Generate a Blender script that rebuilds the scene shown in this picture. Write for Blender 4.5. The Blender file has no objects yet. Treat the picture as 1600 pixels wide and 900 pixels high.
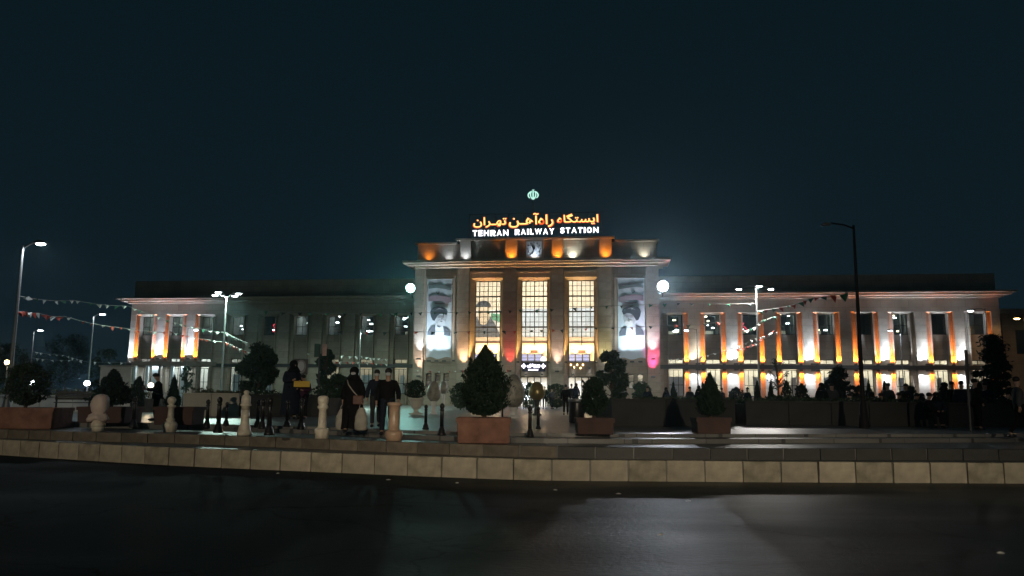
import bpy, bmesh, math, random
from mathutils import Vector, Matrix
random.seed(7)
PI = math.pi
scene = bpy.context.scene
C = scene.collection

# ------------------------------------------------------------------ camera
FPX, PITCH, ROLL, YAW = 1220.0, 8.07, 0.525, 7.1
CAM = Vector((0, 0, 1.5))
_p, _a = math.radians(PITCH), math.radians(ROLL)
_fw = Vector((0, math.cos(_p), math.sin(_p))); _rt = Vector((1, 0, 0)); _up = Vector((0, -math.sin(_p), math.cos(_p)))
_R = _rt*math.cos(_a) + _up*math.sin(_a); _U = -_rt*math.sin(_a) + _up*math.cos(_a)
cam_data = bpy.data.cameras.new('camera'); cam = bpy.data.objects.new('camera', cam_data); C.objects.link(cam)
cam_data.sensor_width = 36; cam_data.lens = FPX/1600*36; cam_data.clip_start = .1; cam_data.clip_end = 3000
_m = Matrix((( _R.x, _U.x, -_fw.x, CAM.x), (_R.y, _U.y, -_fw.y, CAM.y), (_R.z, _U.z, -_fw.z, CAM.z), (0, 0, 0, 1)))
cam.matrix_world = _m
scene.camera = cam
scene.view_settings.view_transform = 'Standard'; scene.view_settings.look = 'None'
scene.view_settings.exposure = 0; scene.view_settings.gamma = 1
scene.cycles.use_denoising = True
HAZE = .0006  # density of the haze added to give the lamps halos
scene.cycles.max_bounces = 6; scene.cycles.diffuse_bounces = 3; scene.cycles.glossy_bounces = 3
scene.cycles.transparent_max_bounces = 12; scene.cycles.sample_clamp_indirect = 3
scene.cycles.caustics_reflective = False; scene.cycles.caustics_refractive = False

# ------------------------------------------------------------------ night sky
W = bpy.data.worlds.new('World'); scene.world = W; W.use_nodes = True
nt = W.node_tree; nt.nodes.clear()
_bg = nt.nodes.new('ShaderNodeBackground'); _wo = nt.nodes.new('ShaderNodeOutputWorld')
_tc = nt.nodes.new('ShaderNodeTexCoord'); _sx = nt.nodes.new('ShaderNodeSeparateXYZ'); _cr = nt.nodes.new('ShaderNodeValToRGB')
nt.links.new(_tc.outputs['Generated'], _sx.inputs[0]); nt.links.new(_sx.outputs['Z'], _cr.inputs[0])
_cr.color_ramp.elements[0].position = 0.0; _cr.color_ramp.elements[0].color = (.0052, .0128, .0180, 1)
_cr.color_ramp.elements[1].position = .55; _cr.color_ramp.elements[1].color = (.0028, .0092, .0128, 1)
nt.links.new(_cr.outputs[0], _bg.inputs[0]); nt.links.new(_bg.outputs[0], _wo.inputs[0])
_bg.inputs[1].default_value = 1.0

# ------------------------------------------------------------------ from the photograph to the place
def ray(px, py):
    return _R*((px-800)/FPX) - _U*((py-450)/FPX) + _fw
def at_y(px, py, Y):                     # point at depth Y metres
    d = ray(px, py); return CAM + d*(Y/d.y)
def at_z(px, py, z):                     # point on a level z
    d = ray(px, py); return CAM + d*((z-CAM.z)/d.z)
Z1, Z2, Z3, Z4 = .38, .59, .68, .75      # kerb top, terrace, step, plaza
D0 = 78.0
_ps = math.radians(-YAW)
EU = Vector((math.cos(_ps), math.sin(_ps), 0)); EV = Vector((-math.sin(_ps), math.cos(_ps), 0))
_d = ray(833, 505); _t = (Vector((0, D0, 0))-CAM).dot(EV)/_d.dot(EV)
O = CAM + _d*_t; O.z = Z4
def F(px, py, v=0.0):                    # local (u, z) on the facade plane v metres behind the main front
    d = ray(px, py); t = (v + (O-CAM).dot(EV))/d.dot(EV); P = CAM + d*t
    return (P-O).dot(EU), P.z - Z4
def fu(px, v=0.0, py=505): return F(px, py, v)[0]
def fz(py, v=0.0, px=833): return F(px, py, v)[1]

# ------------------------------------------------------------------ mesh helpers
class MB:
    def __init__(s): s.v = []; s.f = []; s.m = []
    def add(s, vs, fs, m=0):
        n = len(s.v); s.v += [tuple(p) for p in vs]
        for f in fs: s.f.append(tuple(i+n for i in f)); s.m.append(m)
        return s
    def box(s, x0, x1, y0, y1, z0, z1, m=0):
        if x0 > x1: x0, x1 = x1, x0
        if y0 > y1: y0, y1 = y1, y0
        if z0 > z1: z0, z1 = z1, z0
        return s.add([(x0,y0,z0),(x1,y0,z0),(x1,y1,z0),(x0,y1,z0),(x0,y0,z1),(x1,y0,z1),(x1,y1,z1),(x0,y1,z1)],
              [(0,3,2,1),(4,5,6,7),(0,1,5,4),(1,2,6,5),(2,3,7,6),(3,0,4,7)], m)
    def prism(s, poly, z0, z1, m=0):     # polygon in xy (ccw), extruded in z
        n = len(poly)
        vs = [(x, y, z0) for x, y in poly] + [(x, y, z1) for x, y in poly]
        fs = [tuple(range(n-1, -1, -1)), tuple(range(n, 2*n))] + [(i, (i+1) % n, (i+1) % n+n, i+n) for i in range(n)]
        return s.add(vs, fs, m)
    def prismy(s, poly, y0, y1, m=0):    # polygon in xz, extruded in y
        n = len(poly)
        vs = [(x, y0, z) for x, z in poly] + [(x, y1, z) for x, z in poly]
        fs = [tuple(range(n)), tuple(range(2*n-1, n-1, -1))] + [((i+1) % n, i, i+n, (i+1) % n+n) for i in range(n)]
        return s.add(vs, fs, m)
    def lathe(s, prof, c=(0, 0, 0), n=16, m=0, sx=1, sy=1):
        vs = []; fs = []
        for r, z in prof:
            for i in range(n):
                a = 2*PI*i/n; vs.append((c[0]+r*sx*math.cos(a), c[1]+r*sy*math.sin(a), c[2]+z))
        for j in range(len(prof)-1):
            for i in range(n):
                k = (i+1) % n; fs.append((j*n+i, j*n+k, (j+1)*n+k, (j+1)*n+i))
        fs.append(tuple(range(n-1, -1, -1))); q = (len(prof)-1)*n; fs.append(tuple(range(q, q+n)))
        return s.add(vs, fs, m)
    def tube(s, pts, r, n=8, m=0):
        pts = [Vector(p) for p in pts]; R = r if isinstance(r, (list, tuple)) else [r]*len(pts)
        vs = []; fs = []; ref = Vector((0, 0, 1))
        d0 = (pts[1]-pts[0]).normalized()
        if abs(d0.z) > .9: ref = Vector((1, 0, 0))
        for j, p in enumerate(pts):
            a = pts[max(j-1, 0)]; b = pts[min(j+1, len(pts)-1)]; d = (b-a).normalized()
            x = d.cross(ref).normalized(); y = d.cross(x)
            for i in range(n):
                t = 2*PI*i/n; vs.append(p + (x*math.cos(t)+y*math.sin(t))*R[j])
        for j in range(len(pts)-1):
            for i in range(n):
                k = (i+1) % n; fs.append((j*n+i, (j+1)*n+i, (j+1)*n+k, j*n+k))
        fs.append(tuple(range(n))); q = (len(pts)-1)*n; fs.append(tuple(range(q+n-1, q-1, -1)))
        return s.add(vs, fs, m)
    def ball(s, c, r, n=12, k=8, m=0):
        if not isinstance(r, (tuple, list)): r = (r, r, r)
        vs = [(c[0], c[1], c[2]-r[2])]; fs = []
        for j in range(1, k):
            t = -PI/2 + PI*j/k
            for i in range(n):
                a = 2*PI*i/n; vs.append((c[0]+r[0]*math.cos(t)*math.cos(a), c[1]+r[1]*math.cos(t)*math.sin(a), c[2]+r[2]*math.sin(t)))
        vs.append((c[0], c[1], c[2]+r[2])); e = len(vs)-1
        for i in range(n):
            q = (i+1) % n; fs.append((0, 1+q, 1+i)); fs.append((e, e-n+i, e-n+q))
            for j in range(k-2): fs.append((1+j*n+i, 1+j*n+q, 1+(j+1)*n+q, 1+(j+1)*n+i))
        return s.add(vs, fs, m)
    def mesh(s, name, mats, smooth=False, bevel=0):
        me = bpy.data.meshes.new(name); me.from_pydata(s.v, [], s.f)
        mats = mats if isinstance(mats, (list, tuple)) else [mats]
        for x in mats: me.materials.append(x)
        if len(mats) > 1: me.polygons.foreach_set('material_index', s.m)
        if smooth: me.polygons.foreach_set('use_smooth', [True]*len(me.polygons))
        me.update()
        if bevel:
            bm = bmesh.new(); bm.from_mesh(me)
            bmesh.ops.bevel(bm, geom=list(bm.edges), offset=bevel, segments=1, affect='EDGES'); bm.to_mesh(me); bm.free()
        return me
    def build(s, name, mats, parent=None, smooth=False, loc=None, bevel=0):
        return link(name, s.mesh(name, mats, smooth, bevel), parent, loc)
def link(name, me, parent=None, loc=None, rz=0):
    o = bpy.data.objects.new(name, me); C.objects.link(o)
    if parent: o.parent = parent
    if loc is not None: o.location = loc
    if rz: o.rotation_euler.z = rz
    return o
def tag(o, label=None, cat=None, group=None, kind=None):
    for k, v in (('label', label), ('category', cat), ('group', group), ('kind', kind)):
        if v: o[k] = v
    return o
def empty(name, loc, rz=0, **kw):
    o = bpy.data.objects.new(name, None); C.objects.link(o); o.location = loc; o.rotation_euler.z = rz
    o.empty_display_size = .2
    return tag(o, **kw)
KIDS = {}
def copy_tree(o, parent=None):
    c = o.copy(); C.objects.link(c)
    if parent: c.parent = parent
    for ch in list(o.children): copy_tree(ch, c)
    return c

# ------------------------------------------------------------------ materials
def mat(name, col, rough=.7, var=.15, scale=3.0, bump=0.0, metal=0.0, bscale=None, coord='Object', col2=None, spec=.5, rnd=0, ashlar=False):
    m = bpy.data.materials.new(name); m.use_nodes = True; t = m.node_tree; b = t.nodes['Principled BSDF']
    b.inputs['Roughness'].default_value = rough; b.inputs['Metallic'].default_value = metal
    b.inputs['Specular IOR Level'].default_value = spec
    tc = t.nodes.new('ShaderNodeTexCoord')
    nz = t.nodes.new('ShaderNodeTexNoise'); nz.inputs['Scale'].default_value = scale; nz.inputs['Detail'].default_value = 6
    t.links.new(tc.outputs[coord], nz.inputs['Vector'])
    r = t.nodes.new('ShaderNodeValToRGB'); t.links.new(nz.outputs['Fac'], r.inputs[0])
    r.color_ramp.elements[0].position = .3; r.color_ramp.elements[1].position = .7
    c2 = col2 or tuple(min(1, c*(1+var)) for c in col)
    r.color_ramp.elements[0].color = tuple(c*(1-var) for c in col)+(1,); r.color_ramp.elements[1].color = tuple(c2)+(1,)
    t.links.new(r.outputs[0], b.inputs['Base Color'])
    if rnd:
        oi = t.nodes.new('ShaderNodeObjectInfo'); mr = t.nodes.new('ShaderNodeMapRange'); mr.inputs['To Min'].default_value = 1-rnd; mr.inputs['To Max'].default_value = 1+rnd*.35; t.links.new(oi.outputs['Random'], mr.inputs[0])
        mm = t.nodes.new('ShaderNodeMix'); mm.data_type = 'RGBA'; mm.blend_type = 'MULTIPLY'; mm.inputs[0].default_value = 1; t.links.new(r.outputs[0], mm.inputs[6]); t.links.new(mr.outputs[0], mm.inputs[7]); t.links.new(mm.outputs[2], b.inputs['Base Color'])
    if ashlar:
        sp = t.nodes.new('ShaderNodeSeparateXYZ'); cb = t.nodes.new('ShaderNodeCombineXYZ'); bk_ = t.nodes.new('ShaderNodeTexBrick'); t.links.new(tc.outputs['Object'], sp.inputs[0]); t.links.new(sp.outputs['X'], cb.inputs['X']); t.links.new(sp.outputs['Z'], cb.inputs['Y']); t.links.new(cb.outputs[0], bk_.inputs['Vector'])
        for k_, v_ in (('Scale', 1), ('Mortar Size', .012), ('Brick Width', 1.3), ('Row Height', .66)): bk_.inputs[k_].default_value = v_
        bk_.inputs['Color1'].default_value = (1, 1, 1, 1); bk_.inputs['Color2'].default_value = (.86, .86, .87, 1); bk_.inputs['Mortar'].default_value = (.55, .54, .52, 1)
        mm = t.nodes.new('ShaderNodeMix'); mm.data_type = 'RGBA'; mm.blend_type = 'MULTIPLY'; mm.inputs[0].default_value = 1; t.links.new(r.outputs[0], mm.inputs[6]); t.links.new(bk_.outputs['Color'], mm.inputs[7]); t.links.new(mm.outputs[2], b.inputs['Base Color'])
    if bump:
        n2 = t.nodes.new('ShaderNodeTexNoise'); n2.inputs['Scale'].default_value = bscale or scale*8; n2.inputs['Detail'].default_value = 5
        t.links.new(tc.outputs[coord], n2.inputs['Vector'])
        bp = t.nodes.new('ShaderNodeBump'); bp.inputs['Strength'].default_value = bump; bp.inputs['Distance'].default_value = .02
        t.links.new(n2.outputs['Fac'], bp.inputs['Height']); t.links.new(bp.outputs[0], b.inputs['Normal'])
    return m
def emi(name, col, s):
    m = bpy.data.materials.new(name); m.use_nodes = True; t = m.node_tree; t.nodes.clear()
    e = t.nodes.new('ShaderNodeEmission'); o = t.nodes.new('ShaderNodeOutputMaterial')
    e.inputs[0].default_value = (*col, 1); e.inputs[1].default_value = s; t.links.new(e.outputs[0], o.inputs[0])
    return m
def glassm(name, tint=(.9, .92, .95), gl=.05):
    m = bpy.data.materials.new(name); m.use_nodes = True; t = m.node_tree; t.nodes.clear()
    a = t.nodes.new('ShaderNodeBsdfTransparent'); a.inputs[0].default_value = (*tint, 1)
    g = t.nodes.new('ShaderNodeBsdfGlossy'); g.inputs['Roughness'].default_value = .08
    x = t.nodes.new('ShaderNodeMixShader'); x.inputs[0].default_value = gl
    o = t.nodes.new('ShaderNodeOutputMaterial')
    t.links.new(a.outputs[0], x.inputs[1]); t.links.new(g.outputs[0], x.inputs[2]); t.links.new(x.outputs[0], o.inputs[0])
    return m

M = {}
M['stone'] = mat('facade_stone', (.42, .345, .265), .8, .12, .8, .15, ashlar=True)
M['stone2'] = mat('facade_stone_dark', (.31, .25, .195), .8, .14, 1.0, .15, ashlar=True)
M['stone3'] = mat('facade_stone_pale', (.45, .375, .295), .8, .12, 1.6, .15, rnd=.12)
M['concrete'] = mat('kerb_concrete', (.50, .45, .35), .85, .34, 2.6, .5, bscale=24, rnd=.14)
M['concrete2'] = mat('kerb_concrete_dirty', (.42, .38, .29), .85, .45, 3.4, .5, bscale=24, rnd=.16)
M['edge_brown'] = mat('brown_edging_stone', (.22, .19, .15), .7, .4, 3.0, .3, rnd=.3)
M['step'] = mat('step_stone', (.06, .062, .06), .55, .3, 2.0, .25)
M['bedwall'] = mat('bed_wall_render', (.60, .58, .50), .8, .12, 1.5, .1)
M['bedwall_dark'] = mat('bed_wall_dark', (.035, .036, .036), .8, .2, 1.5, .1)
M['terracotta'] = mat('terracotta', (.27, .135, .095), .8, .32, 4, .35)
M['terracotta_dark'] = mat('terracotta_shade_tone', (.085, .048, .042), .8, .2, 2.5, .2)  # darker copy of terracotta; shade on the right planters is put into the colour
M['marble'] = mat('polished_marble', (.82, .73, .60), .34, .28, 7, .12)
M['marble_brown'] = mat('polished_brown_marble', (.60, .42, .30), .28, .22, 5, .03)
M['matt'] = mat('matt_black_paint', (.012, .012, .014), .7, .1, 4, spec=.2)
M['black'] = mat('black_paint', (.016, .016, .018), .32, .1, 4)
M['steel'] = mat('galvanised_steel', (.22, .23, .23), .4, .08, 3, metal=.6)
M['darksteel'] = mat('dark_painted_steel', (.05, .052, .055), .5, .1, 3)
M['frame'] = mat('window_frame', (.035, .033, .03), .5, .1, 3)
M['soil'] = mat('soil', (.06, .045, .03), .95, .3, 5, .5)
M['leaf'] = mat('leaf', (.032, .055, .028), .6, .35, 6, spec=.3)
M['leaf2'] = mat('leaf_conifer', (.022, .042, .026), .6, .35, 7, spec=.15)
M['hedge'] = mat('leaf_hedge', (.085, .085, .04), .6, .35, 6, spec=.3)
M['bark'] = mat('bark', (.09, .065, .045), .9, .3, 8, .5)
M['wood'] = mat('bench_wood', (.06, .045, .03), .6, .2, 8)
M['skin'] = mat('skin', (.42, .27, .2), .5, .06, 8)
M['clothblack'] = mat('black_cloth', (.012, .012, .014), .9, .2, 8, .1, spec=.08)
M['clothnavy'] = mat('navy_cloth', (.02, .025, .04), .9, .2, 8, .1, spec=.08)
M['clothgrey'] = mat('grey_cloth', (.06, .065, .07), .9, .2, 8, .1, spec=.08)
M['clothplum'] = mat('plum_cloth', (.06, .025, .05), .9, .2, 8, .1, spec=.08)
M['denim'] = mat('denim', (.04, .055, .08), .9, .2, 8, .1, spec=.08)
M['hair'] = mat('dark_hair', (.012, .01, .009), .6, .2, 20)
M['mask'] = mat('face_mask', (.55, .6, .65), .8, .05, 8)
M['bagpale'] = mat('pale_plastic_bag', (.40, .38, .33), .5, .2, 9, .3)
M['bagbrown'] = mat('brown_leather', (.13, .06, .045), .5, .2, 9, .1)
M['glass'] = glassm('window_glass')
M['glassdark'] = glassm('dark_window_glass', (.75, .80, .82), .05)
M['white'] = mat('white_paint', (.7, .7, .68), .5, .05, 4)
M['cream'] = mat('cream_wall', (.68, .63, .50), .8, .06, 2)
M['darkroom'] = mat('dim_room_wall', (.12, .13, .13), .9, .15, 2)
M['blue'] = mat('pale_blue_panel', (.46, .56, .66), .7, .15, 1.2)
M['beige'] = mat('beige_panel', (.5, .42, .32), .7, .1, 2)
M['curtain'] = mat('white_curtain', (.7, .75, .75), .8, .1, 6)
M['sign_back'] = mat('sign_backing', (.012, .012, .03), .7, .1, 3)
M['egg'] = mat('painted_egg', (.30, .29, .25), .4, .6, 2.6)
M['egg_gold'] = mat('golden_egg', (.34, .27, .12), .32, .35, 3, metal=.5)
M['flag_green'] = mat('green_flag', (.03, .16, .09), .7, .1, 5)
M['flag_white'] = mat('white_flag', (.75, .78, .74), .7, .05, 5)
M['flag_red'] = mat('red_flag', (.45, .07, .045), .7, .1, 5)
M['flag_dark'] = mat('dark_flag', (.03, .05, .045), .7, .1, 5)
M['rope'] = mat('string', (.3, .3, .28), .8, .1, 9)
M['yellow'] = mat('yellow_card', (.75, .50, .05), .6, .1, 5)
M['litter'] = mat('white_litter', (.8, .8, .76), .6, .1, 9)
E_white = emi('lamp_white', (.86, .95, 1.0), 30)
E_warm = emi('lamp_warm', (1, .82, .55), 9)
E_orange = emi('lamp_orange', (1, .55, .2), 40)
M['wl'] = emi('wall_lamp_glow', (1, .68, .32), 7)
E_fit_w = emi('uplight_lens_white', (.95, .97, 1), 12)
E_fit_o = emi('uplight_lens_orange', (1, .45, .08), 10)
E_fit_p = emi('uplight_lens_pink', (1, .12, .35), 8)
E_fit_r = emi('uplight_lens_red', (1, .1, .08), 8)

# asphalt: base tone with worn patches, varied gloss
def asphalt():
    m = bpy.data.materials.new('asphalt'); m.use_nodes = True; t = m.node_tree; b = t.nodes['Principled BSDF']; b.inputs['Specular IOR Level'].default_value = .10
    tc = t.nodes.new('ShaderNodeTexCoord')
    def noise(sc, det=5, vec=None):
        n = t.nodes.new('ShaderNodeTexNoise'); n.inputs['Scale'].default_value = sc; n.inputs['Detail'].default_value = det
        t.links.new(vec or tc.outputs['Object'], n.inputs['Vector']); return n
    mp = t.nodes.new('ShaderNodeMapping'); mp.inputs['Scale'].default_value = (.35, 1.1, 1); t.links.new(tc.outputs['Object'], mp.inputs[0])
    big = noise(.55, 5, mp.outputs[0]); fine = noise(90, 3)
    r = t.nodes.new('ShaderNodeValToRGB'); t.links.new(big.outputs['Fac'], r.inputs[0])
    r.color_ramp.elements[0].position = .35; r.color_ramp.elements[0].color = (.020, .032, .038, 1)
    r.color_ramp.elements[1].position = .68; r.color_ramp.elements[1].color = (.040, .050, .053, 1)
    mx = t.nodes.new('ShaderNodeMix'); mx.data_type = 'RGBA'; mx.blend_type = 'MULTIPLY'; mx.inputs[0].default_value = .7
    rf = t.nodes.new('ShaderNodeValToRGB'); t.links.new(fine.outputs['Fac'], rf.inputs[0])
    rf.color_ramp.elements[0].position = .35; rf.color_ramp.elements[0].color = (.45, .45, .45, 1); rf.color_ramp.elements[1].position = .65; rf.color_ramp.elements[1].color = (1.5, 1.5, 1.5, 1)
    t.links.new(r.outputs[0], mx.inputs[6]); t.links.new(rf.outputs[0], mx.inputs[7]); vo = t.nodes.new('ShaderNodeTexVoronoi'); vo.feature = 'DISTANCE_TO_EDGE'; vo.inputs['Scale'].default_value = .33; wn = noise(1.3, 4); va = t.nodes.new('ShaderNodeVectorMath'); va.operation = 'MULTIPLY_ADD'
    t.links.new(wn.outputs['Color'], va.inputs[0]); va.inputs[1].default_value = (1.2, 1.2, 0); t.links.new(tc.outputs['Object'], va.inputs[2]); t.links.new(va.outputs[0], vo.inputs['Vector'])
    cm_ = t.nodes.new('ShaderNodeMapRange'); cm_.inputs['From Max'].default_value = .012; cm_.inputs['To Min'].default_value = .35; cm_.inputs['To Max'].default_value = 1; t.links.new(vo.outputs['Distance'], cm_.inputs[0])
    mc = t.nodes.new('ShaderNodeMix'); mc.data_type = 'RGBA'; mc.blend_type = 'MULTIPLY'; mc.inputs[0].default_value = 1; t.links.new(mx.outputs[2], mc.inputs[6]); t.links.new(cm_.outputs[0], mc.inputs[7]); t.links.new(mc.outputs[2], b.inputs['Base Color'])
    rr = t.nodes.new('ShaderNodeMapRange'); rr.inputs['From Min'].default_value = .3; rr.inputs['From Max'].default_value = .7
    rr.inputs['To Min'].default_value = .28; rr.inputs['To Max'].default_value = .50; t.links.new(big.outputs['Fac'], rr.inputs[0])
    sp_ = t.nodes.new('ShaderNodeSeparateXYZ'); t.links.new(tc.outputs['Object'], sp_.inputs[0])
    wr = t.nodes.new('ShaderNodeMapRange'); wr.inputs['From Min'].default_value = -3.0; wr.inputs['From Max'].default_value = 1.2; wr.inputs['To Min'].default_value = .38; wr.inputs['To Max'].default_value = 0   # the left lane is rougher, newer asphalt
    t.links.new(sp_.outputs['X'], wr.inputs[0]); ad = t.nodes.new('ShaderNodeMath'); ad.operation = 'ADD'
    t.links.new(rr.outputs[0], ad.inputs[0]); t.links.new(wr.outputs[0], ad.inputs[1]); t.links.new(ad.outputs[0], b.inputs['Roughness'])
    bp = t.nodes.new('ShaderNodeBump'); bp.inputs['Strength'].default_value = .6; bp.inputs['Distance'].default_value = .012
    mid = noise(14, 4); hh = t.nodes.new('ShaderNodeMath'); hh.operation = 'MULTIPLY_ADD'; t.links.new(mid.outputs['Fac'], hh.inputs[0]); hh.inputs[1].default_value = 1.6; t.links.new(fine.outputs['Fac'], hh.inputs[2]); t.links.new(hh.outputs[0], bp.inputs['Height']); t.links.new(bp.outputs[0], b.inputs['Normal'])
    return m
def paving(name, c1, c2, cm, rough, bw=.8, bh=.4):
    m = bpy.data.materials.new(name); m.use_nodes = True; t = m.node_tree; b = t.nodes['Principled BSDF']
    tc = t.nodes.new('ShaderNodeTexCoord'); br = t.nodes.new('ShaderNodeTexBrick')
    br.inputs['Color1'].default_value = (*c1, 1); br.inputs['Color2'].default_value = (*c2, 1); br.inputs['Mortar'].default_value = (*cm, 1)
    br.inputs['Scale'].default_value = 1; br.inputs['Mortar Size'].default_value = .01; br.inputs['Brick Width'].default_value = bw; br.inputs['Row Height'].default_value = bh
    t.links.new(tc.outputs['Object'], br.inputs['Vector'])
    nz = t.nodes.new('ShaderNodeTexNoise'); nz.inputs['Scale'].default_value = .9; nz.inputs['Detail'].default_value = 6; t.links.new(tc.outputs['Object'], nz.inputs['Vector'])
    mx = t.nodes.new('ShaderNodeMix'); mx.data_type = 'RGBA'; mx.blend_type = 'MULTIPLY'; mx.inputs[0].default_value = .5
    t.links.new(br.outputs['Color'], mx.inputs[6]); t.links.new(nz.outputs['Fac'], mx.inputs[7]); t.links.new(mx.outputs[2], b.inputs['Base Color'])
    rr = t.nodes.new('ShaderNodeMapRange'); rr.inputs['To Min'].default_value = rough-.12; rr.inputs['To Max'].default_value = rough+.12; t.links.new(nz.outputs['Fac'], rr.inputs[0]); t.links.new(rr.outputs[0], b.inputs['Roughness'])
    bp = t.nodes.new('ShaderNodeBump'); bp.inputs['Strength'].default_value = .4; bp.inputs['Distance'].default_value = .01
    t.links.new(br.outputs['Fac'], bp.inputs['Height']); bp.invert = True; t.links.new(bp.outputs[0], b.inputs['Normal'])
    return m
M['asphalt'] = asphalt()
M['paving'] = paving('plaza_granite', (.30, .30, .29), (.24, .24, .235), (.10, .10, .10), .33)
M['tread'] = paving('tread_granite', (.26, .26, .25), (.20, .20, .195), (.08, .08, .08), .40, 1.2, .6)

def spot(name, parent, loc, aim, power, col, angle=60, blend=1.0, size=.08):
    l = bpy.data.lights.new(name, 'SPOT'); l.energy = power; l.color = col; l.spot_size = math.radians(angle); l.spot_blend = blend; l.shadow_soft_size = size
    o = bpy.data.objects.new(name, l); C.objects.link(o)
    if parent: o.parent = parent
    o.location = loc; o.rotation_euler = (Vector(aim)-Vector(loc)).to_track_quat('-Z', 'Y').to_euler()
    return o
def point(name, parent, loc, power, col, size=.15):
    l = bpy.data.lights.new(name, 'POINT'); l.energy = power; l.color = col; l.shadow_soft_size = size
    o = bpy.data.objects.new(name, l); C.objects.link(o)
    if parent: o.parent = parent
    o.location = loc; return o
def area(name, parent, loc, aim, power, col, sx, sy):
    l = bpy.data.lights.new(name, 'AREA'); l.shape = 'RECTANGLE'; l.energy = power; l.color = col; l.size = sx; l.size_y = sy
    o = bpy.data.objects.new(name, l); C.objects.link(o)
    if parent: o.parent = parent
    o.location = loc; o.rotation_euler = (Vector(aim)-Vector(loc)).to_track_quat('-Z', 'Y').to_euler(); return o
COLW = (.66, .80, 1.0); COLO = (1.0, .30, .03); COLWARM = (1, .78, .5)

# ================================================================== GROUND
MB().box(-170, 170, -60, 262, -.5, 0).build('road', M['asphalt'])['kind'] = 'structure'
def ext(P, L=70):
    a = P[0] + (P[0]-P[1]).normalized()*L; b = P[-1] + (P[-1]-P[-2]).normalized()*L
    return [a]+P+[b]
def smooth_line(P, n=6):
    out = []
    for i in range(len(P)-1):
        p0 = P[max(i-1, 0)]; p1 = P[i]; p2 = P[i+1]; p3 = P[min(i+2, len(P)-1)]
        for k in range(n):
            t = k/n
            out.append(.5*((2*p1)+(p2-p0)*t+(2*p0-5*p1+4*p2-p3)*t*t+(3*p1-p0-3*p2+p3)*t**3))
    return out+[P[-1]]
def line(px, z): return smooth_line([at_z(x, y, z) for x, y in px])
LA = line([(0,711),(150,720.5),(300,729),(500,737.5),(800,749.5),(1000,752),(1200,753.5),(1400,754.5),(1600,755.5)], 0)
LB = line([(0,671),(152,675.5),(300,679),(503,686),(650,691.5),(800,696),(1000,699.5),(1200,700.5),(1400,701),(1600,702)], Z2)
LC = line([(0,663.5),(152,667),(300,671),(503,678.5),(650,686),(850,692),(1200,692.5),(1400,691.5),(1600,690.5)], Z2)
LD = line([(0,660),(152,663),(300,666),(503,671.5),(650,677.5),(850,682),(1000,683),(1200,683),(1400,683),(1600,682.5)], Z3)
LA, LB, LC, LD = [ext(l) for l in (LA, LB, LC, LD)]
for l in (LA, LB, LC, LD):
    for p in l: p.z = 0
def terrace(name, L, z0, z1, far, side, m, back=0):
    poly = [(p.x, p.y+back) for p in L] + [(side, L[-1].y+back), (side, far), (-side, far), (-side, L[0].y+back)]
    return tag(MB().prism(poly, z0, z1).build(name, m), kind='structure')
kerb = terrace('kerb', LA, -.2, Z1-.008, 260, 168, M['tread'], .035)
terr = terrace('lower_step', LB, Z1-.2, Z2-.006, 257, 165, M['tread'], .03)
step = terrace('middle_step', LC, Z2-.15, Z3, 254, 162, M['tread'])
plaza = terrace('plaza', LD, Z3-.15, Z4, 251, 159, M['paving'])
def stones(L, length, z0, z1, depth, name, parent, mats, xlim):
    acc = []; d = 0
    for i in range(len(L)-1):
        a, b = L[i], L[i+1]; acc.append((d, a)); d += (b-a).length
    acc.append((d, L[-1]))
    def at(s):
        for i in range(len(acc)-1):
            if acc[i+1][0] >= s:
                t = (s-acc[i][0])/(acc[i+1][0]-acc[i][0]); return acc[i][1].lerp(acc[i+1][1], t)
        return acc[-1][1]
    variants = []
    for k in range(6):
        h = z1-z0; w = length-.010; rnd = random.Random(k)
        b = .018; e = [rnd.uniform(0, .012) for _ in range(4)]
        mb = MB(); x0, x1 = -w/2+e[0], w/2-e[1]
        prof = [(0, 0), (0, h-b-.01), (b*.35, h-b*.35), (b, h), (depth, h), (depth, 0)]
        n = len(prof)
        vs = [(x0+(.006 if 0 < i < 3 else 0), p[0]-e[2]*.5, p[1]) for i, p in enumerate(prof)] + [(x1-(.006 if 0 < i < 3 else 0), p[0]-e[3]*.5, p[1]) for i, p in enumerate(prof)]
        fs = [tuple(range(n-1, -1, -1)), tuple(range(n, 2*n))] + [(i, (i+1) % n, (i+1) % n+n, i+n) for i in range(n)]
        mb.add(vs, fs); variants.append(mb.mesh(name, mats[k % len(mats)]))
    s = 0; k = 0; tot = acc[-1][0]
    while s < tot-length:
        a = at(s); b = at(s+length)
        if xlim[0] < a.x < xlim[1]:
            o = bpy.data.objects.new(name, variants[(k*5+k//3) % 6]); C.objects.link(o); o.parent = parent
            c = (a+b)/2; o.location = (c.x, c.y+random.uniform(-.006, .006), z0+random.uniform(-.004, .004)); o.rotation_euler.z = math.atan2(b.y-a.y, b.x-a.x)+random.uniform(-.006, .006)
            o.rotation_euler.x = random.uniform(-.01, .01)
            k += 1
        s += length
stones(LA, .715, -.02, Z1, .16, 'kerb_stone', kerb, [M['concrete'], M['concrete2']], (-17, 17))
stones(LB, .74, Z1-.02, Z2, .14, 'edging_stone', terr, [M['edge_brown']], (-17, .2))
stones(LB, .74, Z1-.02, Z2, .14, 'edging_stone', terr, [M['step']], (.2, 17))
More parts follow.
